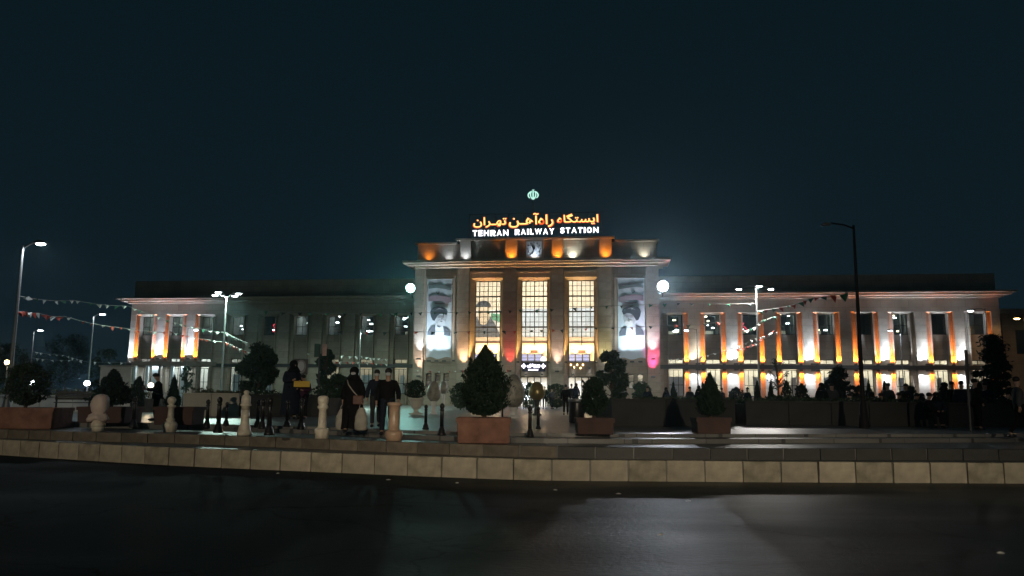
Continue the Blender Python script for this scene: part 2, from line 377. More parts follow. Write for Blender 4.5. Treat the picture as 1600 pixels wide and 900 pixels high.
# small litter on the road and steps
for px, py, z in ((132,692,Z1+.002),(317,698,Z1+.002),(434,740,0.001),(607,750,0.001),(966,772,0.001),(1075,783,.001),(714,755,.001),(1032,836,.001),(1563,865,.001),(868,766,.001)):
    p = at_z(px, py, z); w = .05 if py < 860 else .045
    mb = MB(); a = random.random()*3
    pts = [(w*math.cos(a+i*1.05)*random.uniform(.6, 1.2), w*.7*math.sin(a+i*1.05)*random.uniform(.6, 1.2)) for i in range(6)]
    pts.sort(key=lambda q: math.atan2(q[1], q[0]))
    mb.add([(0, 0, .02)]+[(x, y, random.uniform(.002, .012)) for x, y in pts], [(0, i+1, (i+1) % 6+1) for i in range(6)])
    mb.add([(x, y, 0) for x, y in pts], [tuple(range(5, -1, -1))])
    where = {132: 'on the kerb ledge at the left', 317: 'on the kerb ledge below the pawn-shaped bollard', 434: 'on the road under the left half of the kerb', 607: 'on the road below the brown stone bollard', 966: 'on the road right of centre, near the kerb', 1075: 'on the road at the top of the floodlight reflection',
        714: 'on the road below the left corner of the central planter', 1032: 'in the middle of the floodlight reflection on the road', 1563: 'low at the right end of the road', 868: 'on the road, just right of the central planter'}[px]
    tag(mb.build('paper_scrap', M['litter'], loc=(p.x, p.y, z)), 'tiny white scrap of paper '+where, 'litter', 'paper scraps on road and kerb')

# ================================================================== STATION
ST = empty('railway_station', O, _ps, label='long pale stone railway station with lit pilasters and tall central windows', cat='station')
WV = 2.0                                           # wings stand back from the central front
def sp(name, mb, m, parent=ST, **k): return mb.build(name, m, parent, **k)
def zW(py, right=True, v=WV): return fz(py, v, 1300 if right else 420)
# heights
zc_top = fz(404.5, -1.4); zc_low = fz(417, 0.0)
# --- central block
uL, uR = fu(646), fu(1031)
P = [(fu(714.5), fu(732)), (fu(786.7), fu(805.5)), (fu(861.5), fu(880)), (fu(935.5), fu(955.5))]
WIN = [(fu(742, .9), fu(782, .9)), (fu(814.5, .9), fu(855.6, .9)), (fu(888, .9), fu(929.3, .9))]
zwt = fz(438.5, .9); zwb = fz(565.5, .9)
zdoor = 3.0
sp('floor_slab', MB().box(uL+.4, uR-.4, .9, 9.6, -.3, .02), M['beige'])
def blocks(u0, u1, v0, v1, z0, z1, h, m, name='stone_block', seed=0):
    """a pier of separate stone courses; the pier is the part, each course a sub-part"""
    rnd = random.Random(seed); g = .02
    pier = MB().box(u0+.03, u1-.03, v0+.03, v1, z0, z1).build('pilaster', M['stone2'], ST)
    n = max(1, round((z1-z0)/h)); hh = (z1-z0)/n
    me = {}
    for i in range(n):
        key = i % 3
        if key not in me:
            me[key] = MB().box(0, u1-u0, 0, v1-v0-.05, g, hh).mesh(name, [m, M['stone'], M['stone3']][key])
        o = link(name, me[key], pier, (u0, v0+rnd.uniform(0, .008), z0+i*hh))
    return pier
for i, (a, b) in enumerate(P): blocks(a, b, 0, 1.2, 0, zc_low, .82, M['stone3'], seed=i)
# outer piers beside the banners
a1, b1 = fu(646.5), fu(662); a2, b2 = fu(1011), fu(1030.5)
blocks(a1, b1, 0, 1.2, 0, zc_low, .82, M['stone3'], seed=8); blocks(a2, b2, 0, 1.2, 0, zc_low, .82, M['stone3'], seed=9)
zb_t, zb_b = fz(434.5, .25, 690), fz(562, .25, 690)
SW = [(b1, P[0][0]), (P[3][1], a2)]
swin = []
for k, (a, b) in enumerate(SW):
    w = MB(); t, bt = fz(583, .3, 690), fz(605, .3, 690)
    cx = [(667,676),(681,690),(694,703)] if k == 0 else [(968,976),(981,990),(995,1004)]
    us = [(fu(x0, .3), fu(x1, .3)) for x0, x1 in cx]
    w.box(a, b, .32, 1.2, t, zc_low); w.box(a, b, .32, 1.2, 0, bt)
    e = [a]+[q for u in us for q in u]+[b]
    for i in range(0, len(e), 2): w.box(e[i], e[i+1], .32, 1.2, bt, t)
    # raised border round the banner panel
    sp('wall', w, M['stone'])
    brd = MB(); ba, bb = (fu(666, .2), fu(706.5, .2)) if k == 0 else (fu(964.5, .2), fu(1009, .2))
    brd.box(ba-.25, ba, .18, .32, zb_b, zb_t+.22); brd.box(bb, bb+.25, .18, .32, zb_b, zb_t+.22); brd.box(ba, bb, .18, .32, zb_t, zb_t+.22)
    sp('moulding', brd, M['stone3'])
    for (x0, x1) in us: swin.append((x0, x1, bt, t))
# small barred windows under the banners
for x0, x1, bt, t in swin:
    fr = MB(); fr.box(x0, x1, .7, .78, bt, bt+.07); fr.box(x0, x1, .7, .78, t-.07, t); fr.box(x0, x0+.06, .7, .78, bt+.07, t-.07); fr.box(x1-.06, x1, .7, .78, bt+.07, t-.07)
    mz = (bt+t)/2; fr.box(x0+.06, x1-.06, .7, .78, mz-.03, mz+.03)
    w = sp('window', fr, M['frame'])
    MB().box(x0+.05, x1-.05, .73, .745, bt+.06, mz-.02).build('pane', M['glassdark'], w); MB().box(x0+.05, x1-.05, .73, .745, mz+.02, t-.06).build('pane', M['glassdark'], w)
# window bays between the piers: splayed reveals, head wall, grids
grid_spec = []
gaps = [(P[0][1], P[1][0]), (P[1][1], P[2][0]), (P[2][1], P[3][0])]
for k, ((a, b), (wa, wb)) in enumerate(zip(gaps, WIN)):
    w = MB()
    zt0 = zwt+.25
    w.box(a, b, .30, 1.2, zt0, zc_low)                                      # head wall
    w.prism([(a, .30), (wa, .95), (wa, 1.2), (a, 1.2)], 0, zt0)             # splayed reveals
    w.prism([(b, .30), (b, 1.2), (wb, 1.2), (wb, .95)], 0, zt0)
    w.add([(a, .30, zt0), (b, .30, zt0), (wb, .95, zwt), (wa, .95, zwt)], [(0, 1, 2, 3)])
    sp('window_surround', w, M['stone'])
    # thin raised fillet lines each side
    f = MB(); f.box(a+.02, a+.14, .12, .30, 3.2, zt0+.6); f.box(b-.14, b-.02, .12, .30, 3.2, zt0+.6); f.box(a+.14, b-.14, .12, .30, zt0+.5, zt0+.62)
    sp('fillet', f, M['stone3'])
    # lintel wall between window and doors
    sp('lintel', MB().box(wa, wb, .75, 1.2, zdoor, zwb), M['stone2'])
    fr = MB(); fr.box(wa, wb, .95, 1.08, zwb, zwb+.1); fr.box(wa, wb, .95, 1.08, zwt-.08, zwt); fr.box(wa, wa+.08, .95, 1.08, zwb, zwt); fr.box(wb-.08, wb, .95, 1.08, zwb, zwt)
    win = sp('window', fr, M['frame'])
    hz = [fz(y, .95) for y in (463, 487, 511)]
    for z in hz: MB().box(wa+.08, wb-.08, .93, 1.05, z-.07, z+.07).build('transom', M['frame'], win)
    mt = MB(); nx = 6; zlow = fz(527, .95)
    for i in range(1, nx):
        u = wa+(wb-wa)*i/nx; q = .045 if i in (1, 3, 5) else .022
        mt.box(u-q, u+q, .97, 1.03, zlow if i != 3 else fz(540, .95), zwt-.08)
    z = zwt-.08; levels = [fz(y, .95) for y in (447, 455, 471, 479, 495, 503, 519)]
    for zz in levels: mt.box(wa+.08, wb-.08, .98, 1.02, zz-.024, zz+.024)
    mt.box(wa+.08, wb-.08, .98, 1.02, fz(534, .95)-.03, fz(534, .95)+.03)
    tag(mt.build('glazing_bar', M['frame'], win), kind='stuff')
    for z0, z1 in zip([zwb+.1]+hz[::-1], hz[::-1]+[zwt-.08]): MB().box(wa+.08, wb-.08, 1.035, 1.045, z0+.005, z1-.005).build('pane', M['glass'], win)
    # doors
    dw = MB(); dn = 4; dww = (wb-wa)
    dw.box(wa, wb, .95, 1.03, zdoor-.12, zdoor)
    for i in range(dn+1):
        u = wa+dww*i/dn; u0 = max(wa, u-.05); u1 = min(wb, u+.05); dw.box(u0, u1, .95, 1.03, .02, zdoor-.12)
    dr = sp('door', dw, M['frame'])
    for i in range(dn): MB().box(wa+dww*i/dn+.055, wa+dww*(i+1)/dn-.055, .985, .997, .05, zdoor-.13).build('pane', M['glass'], dr)
    grid_spec.append((a, b, wa, wb))
# --- cornice of the central block: three stepped courses
def course(u0, u1, v0, z0, z1, name='cornice', m='stone3'): return sp(name, MB().box(u0, u1, v0, 3.0, z0, z1), M[m])
zA = fz(403.5, -1.6); zB = fz(407.5, -1.55); zC = fz(411.5, -1.1); zD = fz(416.5, -.5)
ca, cb = fu(697, -1.6), fu(973, -1.6)
for (a, b, dv) in ((fu(625.5, -1.3), ca, .3), (ca, cb, 0), (cb, fu(1050, -1.3), .3)):
    o1 = .0 if a == ca else .35; o2 = 0 if b == cb else .35
    course(a, b, -1.6+dv, zB, zA)
    l = a if a == ca or a == cb else a+.5; r = b if b in (ca, cb) else b-.5
    course(l, r, -1.25+dv, zC, zB)
    l = a if a in (ca, cb) else a+1.15; r = b if b in (ca, cb) else b-1.15
    course(l, r, -.6+dv*.5, zD, zC)
course(uL+.01, uR-.01, -.12, zc_low, zD, 'frieze', 'stone')
# --- attic
zt_c = fz(373, 1.2); zt_s = fz(377.5, 1.2)
AL, AR = fu(649.5, 1.0), fu(1028, 1.0); AC0, AC1 = fu(716, 1.0), fu(957, 1.0)
sp('attic_wall', MB().box(AL, AC0, 1.1, 2.4, zA, zt_s-.18), M['stone']); sp('attic_wall', MB().box(AC1, AR, 1.1, 2.4, zA, zt_s-.18), M['stone'])
sp('attic_wall', MB().box(AC0, AC1, .95, 2.4, zA, zt_c-.2), M['stone'])
sp('coping', MB().box(AL-.25, AC0-.3, .8, 2.6, zt_s-.18, zt_s), M['stone3']); sp('coping', MB().box(AC1+.3, AR+.25, .8, 2.6, zt_s-.18, zt_s), M['stone3'])
sp('coping', MB().box(AC0-.3, AC1+.3, .45, 2.6, zt_c-.2, zt_c), M['stone3'])
for x0, x1 in ((716.5,734),(788,807.5),(862,880),(937,957)):
    a, b = fu(x0, .6), fu(x1, .6); sp('attic_pilaster', MB().box(a, b, .6, 1.0, zA, zt_c-.2), M['stone3'])
sp('attic_pilaster', MB().box(fu(819, .6), fu(849.5, .6), .6, 1.0, zA, zt_c-.2), M['stone3'])
# --- body behind and roof
zr = fz(434, WV, 1300)
uLW, uRW = fu(204, WV), fu(1563, WV)
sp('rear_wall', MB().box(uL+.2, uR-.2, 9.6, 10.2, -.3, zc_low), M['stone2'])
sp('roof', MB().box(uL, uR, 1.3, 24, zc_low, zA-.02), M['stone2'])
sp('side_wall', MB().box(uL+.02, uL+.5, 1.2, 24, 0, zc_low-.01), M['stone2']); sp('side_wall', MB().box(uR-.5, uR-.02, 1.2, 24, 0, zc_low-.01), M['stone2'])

# --- hall seen through the tall windows
hv = 9.0
def hz_(py): return fz(py, hv)
hall = MB(); hall.box(uL+.5, uR-.5, hv, hv+.3, 0, zc_low)
sp('hall_wall', hall, M['cream'])
sp('hall_ceiling', MB().box(uL+.5, uR-.5, 1.25, hv, zc_low-.12, zc_low-.02), M['white'])
# mezzanine slab with warm light above and the lobby below
sp('hall_floor', MB().box(uL+.5, uR-.5, 1.25, hv, zdoor+.15, zdoor+.45), M['beige'])
def panel(x0, x1, y0, y1, m, dv=.05, name='wall_panel'):
    a, b = fu(x0, hv), fu(x1, hv); return sp(name, MB().box(a, b, hv-dv, hv-.005, fz(y1, hv), fz(y0, hv)), m)
panel(730, 943, 527, 534, M['beige'], .12); panel(730, 943, 534, 536, M['bagbrown'], .2)
for x0, x1 in ((800, 868), (874, 943)): panel(x0, x1, 482, 526, M['blue'], .06)
for k, (cx) in enumerate((764, 835, 909)):      # departure boards and wall lamps
    bd = panel(cx-21, cx+13, 553, 566, M['frame'], .15, 'departure_board')
    E_board = M.setdefault('board', emi('display_row', (.75, .72, 1.0), 1.6))
    for r in range(5):
        for q in range(3):
            x0 = cx-20+q*11; a, b = fu(x0, hv), fu(x0+9, hv); y = 554.3+r*2.3
            MB().box(a, b, hv-.18, hv-.151, fz(y+1.3, hv), fz(y, hv)).build('display_row', E_board, bd)
    for dx in (-10.5, 10.5):
        u, z = fu(cx+dx, hv-.4), fz(549, hv-.4)
        lp = sp('wall_lamp', MB().tube([(u, hv, z-.1), (u, hv-.25, z-.15)], .04), M['frame'])
        MB().ball((u, hv-.38, z), (.28, .14, .2)).build('lamp_shade', M['wl'], lp)
        point('wall_lamp_light', ST, (u, hv-.8, z+.1), 260, (1, .62, .28), .2)
    u0, u1 = fu(cx-5, hv), fu(cx+5, hv)
    sp('wall_panel', MB().box(u0, u1, hv-.2, hv-.02, fz(551, hv), fz(547, hv)), M['bagbrown'])
u, z = fu(849, 1.3), fz(561.5, 1.3)
sp('round_sign', MB().ball((u, 1.35, z), (.26, .05, .3)), emi('round_sign_glow', (1, .97, .93), 4))
# mural with a robed figure behind the first window
mu = panel(742, 786, 484, 527, M['curtain'], .05, 'mural')
def flat(parent, pts, v, m, name='print', dz=0.03):
    return MB().prismy(pts, v-dz, v).build(name, m, parent)
def ell(cx, cz, rx, rz, a0=0, a1=360, n=18):
    return [(cx+rx*math.cos(math.radians(a0+(a1-a0)*i/n)), cz+rz*math.sin(math.radians(a0+(a1-a0)*i/n))) for i in range(n + (0 if a1-a0 == 360 else 1))]
M['robe'] = mat('print_robe', (.11, .13, .16), .7, .1, 3); M['facep'] = mat('print_face', (.62, .55, .42), .7, .08, 3)
M['pgreen'] = mat('print_green', (.10, .30, .20), .7, .1, 3); M['pgrey'] = mat('print_grey', (.36, .36, .38), .7, .1, 3); M['pdark'] = mat('print_dark', (.045, .06, .075), .7, .1, 3)
M['pteal'] = mat('print_dark_teal', (.14, .20, .21), .7, .08, 3); M['pface'] = mat('print_face_grey', (.46, .50, .54), .7, .05, 3); M['pred'] = mat('print_red', (.27, .22, .26), .7, .1, 3); M['pshade'] = mat('print_shade', (.28, .30, .33), .7, .1, 3); M['pbeard'] = mat('print_beard', (.60, .64, .68), .7, .05, 3)
cu, cz = fu(757, hv), fz(507, hv)
flat(mu, [(fu(767, hv), fz(489, hv)), (fu(784, hv), fz(491, hv)), (fu(784, hv), fz(504, hv)), (fu(767, hv), fz(499, hv))][::-1], hv-.055, M['pgreen'])
flat(mu, [(cu-2.0, fz(526.5, hv)), (cu+1.9, fz(526.5, hv)), (cu+1.2, cz+.1), (cu+.6, cz+1.0), (cu-.8, cz+1.0), (cu-1.4, cz)], hv-.057, M['robe'])
flat(mu, ell(cu-.1, cz+1.2, .72, 1.25), hv-.092, M['facep']); flat(mu, ell(cu-.1, cz+2.0, .85, .7, 0, 180), hv-.125, M['pdark'])
area('hall_light', ST, ((uL+uR)/2, 2.4, zc_low-.5), ((uL+uR)/2, 9, 8.5), 2500, (1, .90, .74), 20, 1.2)
area('lobby_light', ST, ((uL+uR)/2, 5, zdoor+.1), ((uL+uR)/2, 5, 0), 2600, (.85, .90, 1), 15, 5)

# ------------------------------------------------------------------ uplight fixtures (body + lens + the light they give)
_fix = {}
def fixture(u, v, z, col, power, aim, angle=50, lens=None, down=False, w=.34, high=None):
    key = (id(lens), down, w)
    if key not in _fix:
        s = -1 if down else 1
        _fix[key] = (MB().box(-w/2, w/2, -.09, .09, -.12*s, 0).box(-w/2-.03, w/2+.03, -.11, -.09, -.12*s, .03*s).mesh('uplight', M['darksteel']),
                     MB().box(-w/2+.03, w/2-.03, -.07, .07, .001*s, .012*s).mesh('lens', lens))
    b, l = _fix[key]
    o = link('uplight', b, ST, (u, v, z)); link('lens', l, o); bl = .45 if angle >= 110 else 1.0
    spot('uplight_beam', ST, (u, v, z+(.05 if not down else -.05)), aim, power, col, angle, bl, .10)
    if high: spot('uplight_beam', ST, (u, v, z+.06), (u, v+high[1], z+6), power*high[0], col, high[2], 1.0, .06)
    return o
PW = 1.0
def up(px, py, col, power, lens, v=0, angle=55, off=.5, h=5.0, px_v=None, px_name=None):
    u, z = F(px, py, v-off); fixture(u, v-off, z, col, power*PW, (u, v+.1, z+h), angle, lens)
COLP = (1, .06, .28); COLR = (1, .08, .06); COLG = (.95, .9, .45); COLPW = (1, .72, .62)
# pilasters of the central block
up(654, 587, COLPW, 1000, E_fit_w); up(723, 579, (1, .62, .38), 2000, E_fit_w)
up(796, 579, COLR, 900, E_fit_r); up(870.5, 579.5, COLPW, 1200, E_fit_w); up(945, 579, COLG, 1200, E_fit_w)
up(1020.5, 588, COLP, 2600, E_fit_p)
up(654, 560, COLW, 1700, E_fit_w); up(1020.5, 560, COLW, 1700, E_fit_w)
# gold light on the window reveals
for k, (a, b, wa, wb) in enumerate(grid_spec):
    for u, s in ((a+.22, 1), (b-.22, -1)):
        fixture(u+s*.05, .12, zwb+.0, (1, .55, .16), 2200, (u+s*.12, .62, zwb+7), 50, E_fit_o, w=.2)
# attic: blobs and lit pilasters
zf = zA+.02
for px, col, lens, p, v, ww in ((666.5, COLO, E_fit_o, 130, 1.1, .5), (698.5, COLW, E_fit_w, 120, 1.1, .5), (725, COLW, E_fit_w, 170, .6, .5), (797.5, COLO, E_fit_o, 300, .6, .5),
        (834, COLW, E_fit_w, 150, .6, .6), (871, COLO, E_fit_o, 300, .6, .5), (895, (.9, 1, .93), E_fit_w, 300, .95, .6), (947, COLO, E_fit_o, 300, .6, .5), (1008.5, (.93, 1, .93), E_fit_w, 130, 1.1, .5)):
    u = fu(px, v-.4); fixture(u, v-.4, zf+.12, col, p, (u, v+.15, zf+2.2), 105, lens, w=ww)

# ------------------------------------------------------------------ roof sign, emblem, clock
SV = 1.6
sg = empty('roof_sign', O+EU*((fu(740, SV)+fu(935, SV))/2)+EV*SV+Vector((0, 0, zt_c)), _ps, label='glowing two-line station name sign standing on the roof of the central block', cat='sign')
sbase = (fu(740, SV)+fu(935, SV))/2
def SX(px, py=350): return F(px, py, SV)[0]-sbase
def SZ(py, px=833): return F(px, py, SV)[1]-zt_c
E_p = emi('persian_neon', (1.0, .52, .15), 2.3); E_pw = emi('letter_white', (.93, .95, 1), 3.2); E_edge = emi('persian_edge', (1, .13, .03), 1.1)
def text_obj(name, body, mat_, parent, x0, x1, z0, z1, y=0, off=.02, extr=.04, mats=None):
    cu = bpy.data.curves.new(name, 'FONT'); cu.body = body; cu.size = 1; cu.offset = off; cu.resolution_u = 3
    o = bpy.data.objects.new(name, cu); C.objects.link(o); bpy.context.view_layer.update()
    me = bpy.data.meshes.new_from_object(o.evaluated_get(bpy.context.evaluated_depsgraph_get()))
    bpy.data.objects.remove(o)
    vs = [v.co.copy() for v in me.vertices]
    ax, bx = min(v.x for v in vs), max(v.x for v in vs); ay, by = min(v.y for v in vs), max(v.y for v in vs)
    bm = bmesh.new(); bm.from_mesh(me)
    r = bmesh.ops.extrude_face_region(bm, geom=list(bm.faces)); bmesh.ops.translate(bm, vec=(0, 0, .1), verts=[g for g in r['geom'] if isinstance(g, bmesh.types.BMVert)])
    bm.to_mesh(me); bm.free()
    for v in me.vertices:
        c = v.co; v.co = (x0+(c.x-ax)/(bx-ax)*(x1-x0), y+(-extr if c.z > .05 else 0), z0+(c.y-ay)/(by-ay)*(z1-z0))
    me.materials.clear(); me.materials.append(mat_); me.update()
    return link(name, me, parent)
fr = MB()
xa, xb = SX(733), SX(941)
for x in [xa+(xb-xa)*i/10 for i in range(11)]: fr.box(x-.03, x+.03, .12, .18, 0, SZ(332)); fr.tube([(x, .18, 0), (x, 1.2, 0)], .03, 4); fr.tube([(x, .15, SZ(340)), (x, 1.2, 0)], .03, 4)
for z in (.15, SZ(357), SZ(333)): fr.box(xa, xb, .10, .14, z-.03, z+.03)
fr.build('frame', M['sign_back'], sg)
w1 = "\uFE8D\uFBFE\uFEB4\uFE98\uFB95\uFE8E\uFEE9"; w2 = "\uFEAD\uFE8D\uFEE9\uFE81\uFEEB\u0640\uFEE6"; w3 = "\uFE97\uFEEC\u0640\uFEAE\uFE8D\uFEE5"
for wd, x0, x1, y0, y1 in ((w1, 871, 934.5, 335.5, 351.5), (w2, 795.5, 864.5, 333.5, 355), (w3, 740, 791, 338.5, 354)):
    text_obj('word', wd[::-1], E_edge, sg, SX(x0)-.09, SX(x1)+.09, SZ(y1)-.08, SZ(y0)+.08, .05, .022, .03)
    text_obj('word', wd[::-1], E_p, sg, SX(x0), SX(x1), SZ(y1), SZ(y0), .0, .004, .1)
def letter_r(a, b, z0, z1):
    W_, H_ = b-a, z1-z0; t_ = .30; mb = MB(); y0, y1 = 0, .1
    mb.box(a, a+W_*t_, y0, y1, z0, z1)
    out = [(a+W_*t_, z1)]+[(a+W_*(.62+.36*math.sin(i*PI/8)), z1-H_*(.29-.29*math.cos(i*PI/8))) for i in range(9)]+[(a+W_*t_, z1-H_*.58)]
    inn = [(a+W_*t_, z1-H_*.40)]+[(a+W_*(.56+.12*math.sin(i*PI/4)), z1-H_*(.29+.11*math.cos(i*PI/4))) for i in range(5)]+[(a+W_*t_, z1-H_*.18)]
    mb.prismy((out+inn)[::-1], y0, y1)
    mb.prismy([(a+W_*.42, z1-H_*.55), (a+W_*.66, z0), (b, z0), (a+W_*.72, z1-H_*.55)], y0, y1)
    return mb.build('letter', E_pw, sg)
def word(s, x0, x1, zt, zb):
    wid = {'I': .45, 'W': 1.35, 'M': 1.3, 'E': .85, 'L': .8, 'T': .88, 'S': .85}
    ws = [wid.get(c, 1.0) for c in s]; tot = sum(ws); x = x0
    for c, q in zip(s, ws):
        w = (x1-x0)*q/tot; g = .075
        letter_r(SX(x)+g, SX(x+w)-g, SZ(zb), SZ(zt)) if c in 'R' else text_obj('letter', c, E_pw, sg, SX(x)+g, SX(x+w)-g, SZ(zb), SZ(zt), 0, .018 if c in 'EHANW' else .035, .1)
        x += w
word('TEHRAN', 738, 795.5, 358.5, 367.5); word('RAILWAY', 803.5, 867, 357.7, 366.5); word('STATION', 874.5, 936, 356.7, 365.3)
# emblem on a thin mast: upright sword between two pairs of crescents
ev = 2.2
eu_, ez_ = F(833, 304.5, ev); k = (fu(843, ev)-fu(823, ev))/20.0
em = empty('rooftop_emblem', O+EU*eu_+EV*ev+Vector((0, 0, zt_c)), _ps, label='small mint glowing four-crescent emblem high above the roof sign', cat='emblem')
E_em = emi('emblem_glow', (.55, 1, .85), 1.05); he = ez_-zt_c
MB().tube([(0, .1, -.2), (0, .1, he-1.0*k*8)], .05, 6).build('mast', M['darksteel'], em)
def crescent(s, outer):
    pts = []
    if outer:
        a = [(8.9*math.cos(t)*1.0, 7.0*math.sin(t)-.2) for t in [math.radians(68-i*11) for i in range(11)]]
        b = [(7.0*math.cos(t)-.2, 5.6*math.sin(t)-.6) for t in [math.radians(-50+i*11) for i in range(11)]]
    else:
        a = [(5.1*math.cos(t), 7.2*math.sin(t)+.4) for t in [math.radians(62-i*13) for i in range(12)]]
        b = [(3.2*math.cos(t), 5.6*math.sin(t)+.8) for t in [math.radians(-75+i*12) for i in range(12)]]
    pts = [(s*x*k, z*k+he) for x, z in a+b]
    return pts if s < 0 else pts[::-1]
for s in (-1, 1):
    for o_ in (True, False): MB().prismy(crescent(s, o_), 0, .08).build('crescent', E_em, em)
sw = [(-.5,7.2),(-2.2,8.4),(2.2,8.4),(.5,7.2),(1.15,5.5),(1.15,-5.4),(3.0,-6.3),(0,-7.8),(-3.0,-6.3),(-1.15,-5.4),(-1.15,5.5)]
MB().prismy([(x*k, z*k+he) for x, z in sw][::-1], -.02, .06).build('sword', E_em, em)
# clock
cv = .6; cu_, cz_ = F(834.3, 389, cv)
ck = empty('wall_clock', O+EU*cu_+EV*cv+Vector((0, 0, cz_)), _ps, label='square pale clock face with black hands in the middle of the attic', cat='clock')
MB().box(-.78, .78, -.06, -.003, -.78, .78).build('dial', M['white'], ck)
hm = MB().box(-.03, .03, -.09, -.065, .56, .72).mesh('hour_mark', M['black'])
for i in range(12):
    o = link('hour_mark', hm, ck); o.rotation_euler.y = i*PI/6
for a, L, w in ((math.radians(-32), .42, .06), (math.radians(196), .6, .045)):
    o = MB().box(-w, w, -.12, -.095, -.1, L).build('hand', M['black'], ck); o.rotation_euler.y = a

# entrance sign over the middle doors
es_u, es_z = F(834, 574, .7)
es = empty('entrance_sign', O+EU*es_u+EV*.7+Vector((0, 0, es_z)), _ps, label='glowing white lettering with two star shapes above the middle doors', cat='sign')
E_es = emi('entrance_letters', (.86, .82, 1), 3.5)
def ex(px): return fu(px, .7, 574)-es_u
def ez2(py): return F(834, py, .7)[1]-es_z
MB().box(ex(816), ex(852), .0, .045, ez2(580.5), ez2(566.5)).build('board', M['sign_back'], es)
text_obj('word', "\uFEED\uFEAD\uFEED\uFEA9\uFBFC"[::-1], E_es, es, ex(824), ex(844), ez2(575), ez2(568), -.01, .04, .05)
for i in range(7):
    a = ex(825.5+i*2.3); MB().box(a, a+.1, -.05, -.01, ez2(579), ez2(576.8)).build('letter', E_es, es)
for px in (818.5, 848.8):
    c = ex(px); pts = []
    for i in range(16):
        r = .27 if i % 4 in (0,) else (.2 if i % 2 else .14); pts.append((c+r*math.cos(i*PI/8), r*math.sin(i*PI/8)+ez2(572)))
    MB().prismy(pts, -.05, -.01).build('star_ornament', E_es, es)
for px in (821.5, 847, 895, 921):
    for py in (577.5 if px < 860 else 576, 586):
        if px == 921 and py > 580: continue
        u, z = F(px, py, .55); fixture(u, .55, z, (.9, .95, 1), 9, (u, .8, z-1), 80, E_fit_w, down=True, w=.16)
for px, py in ((892, 570), (902, 570), (911, 570), (897, 574), (907, 575)):
    u, z = F(px, py, .7); sp('lantern', MB().ball((u, .66, z), (.07, .05, .1), 8, 6), M['wl'])

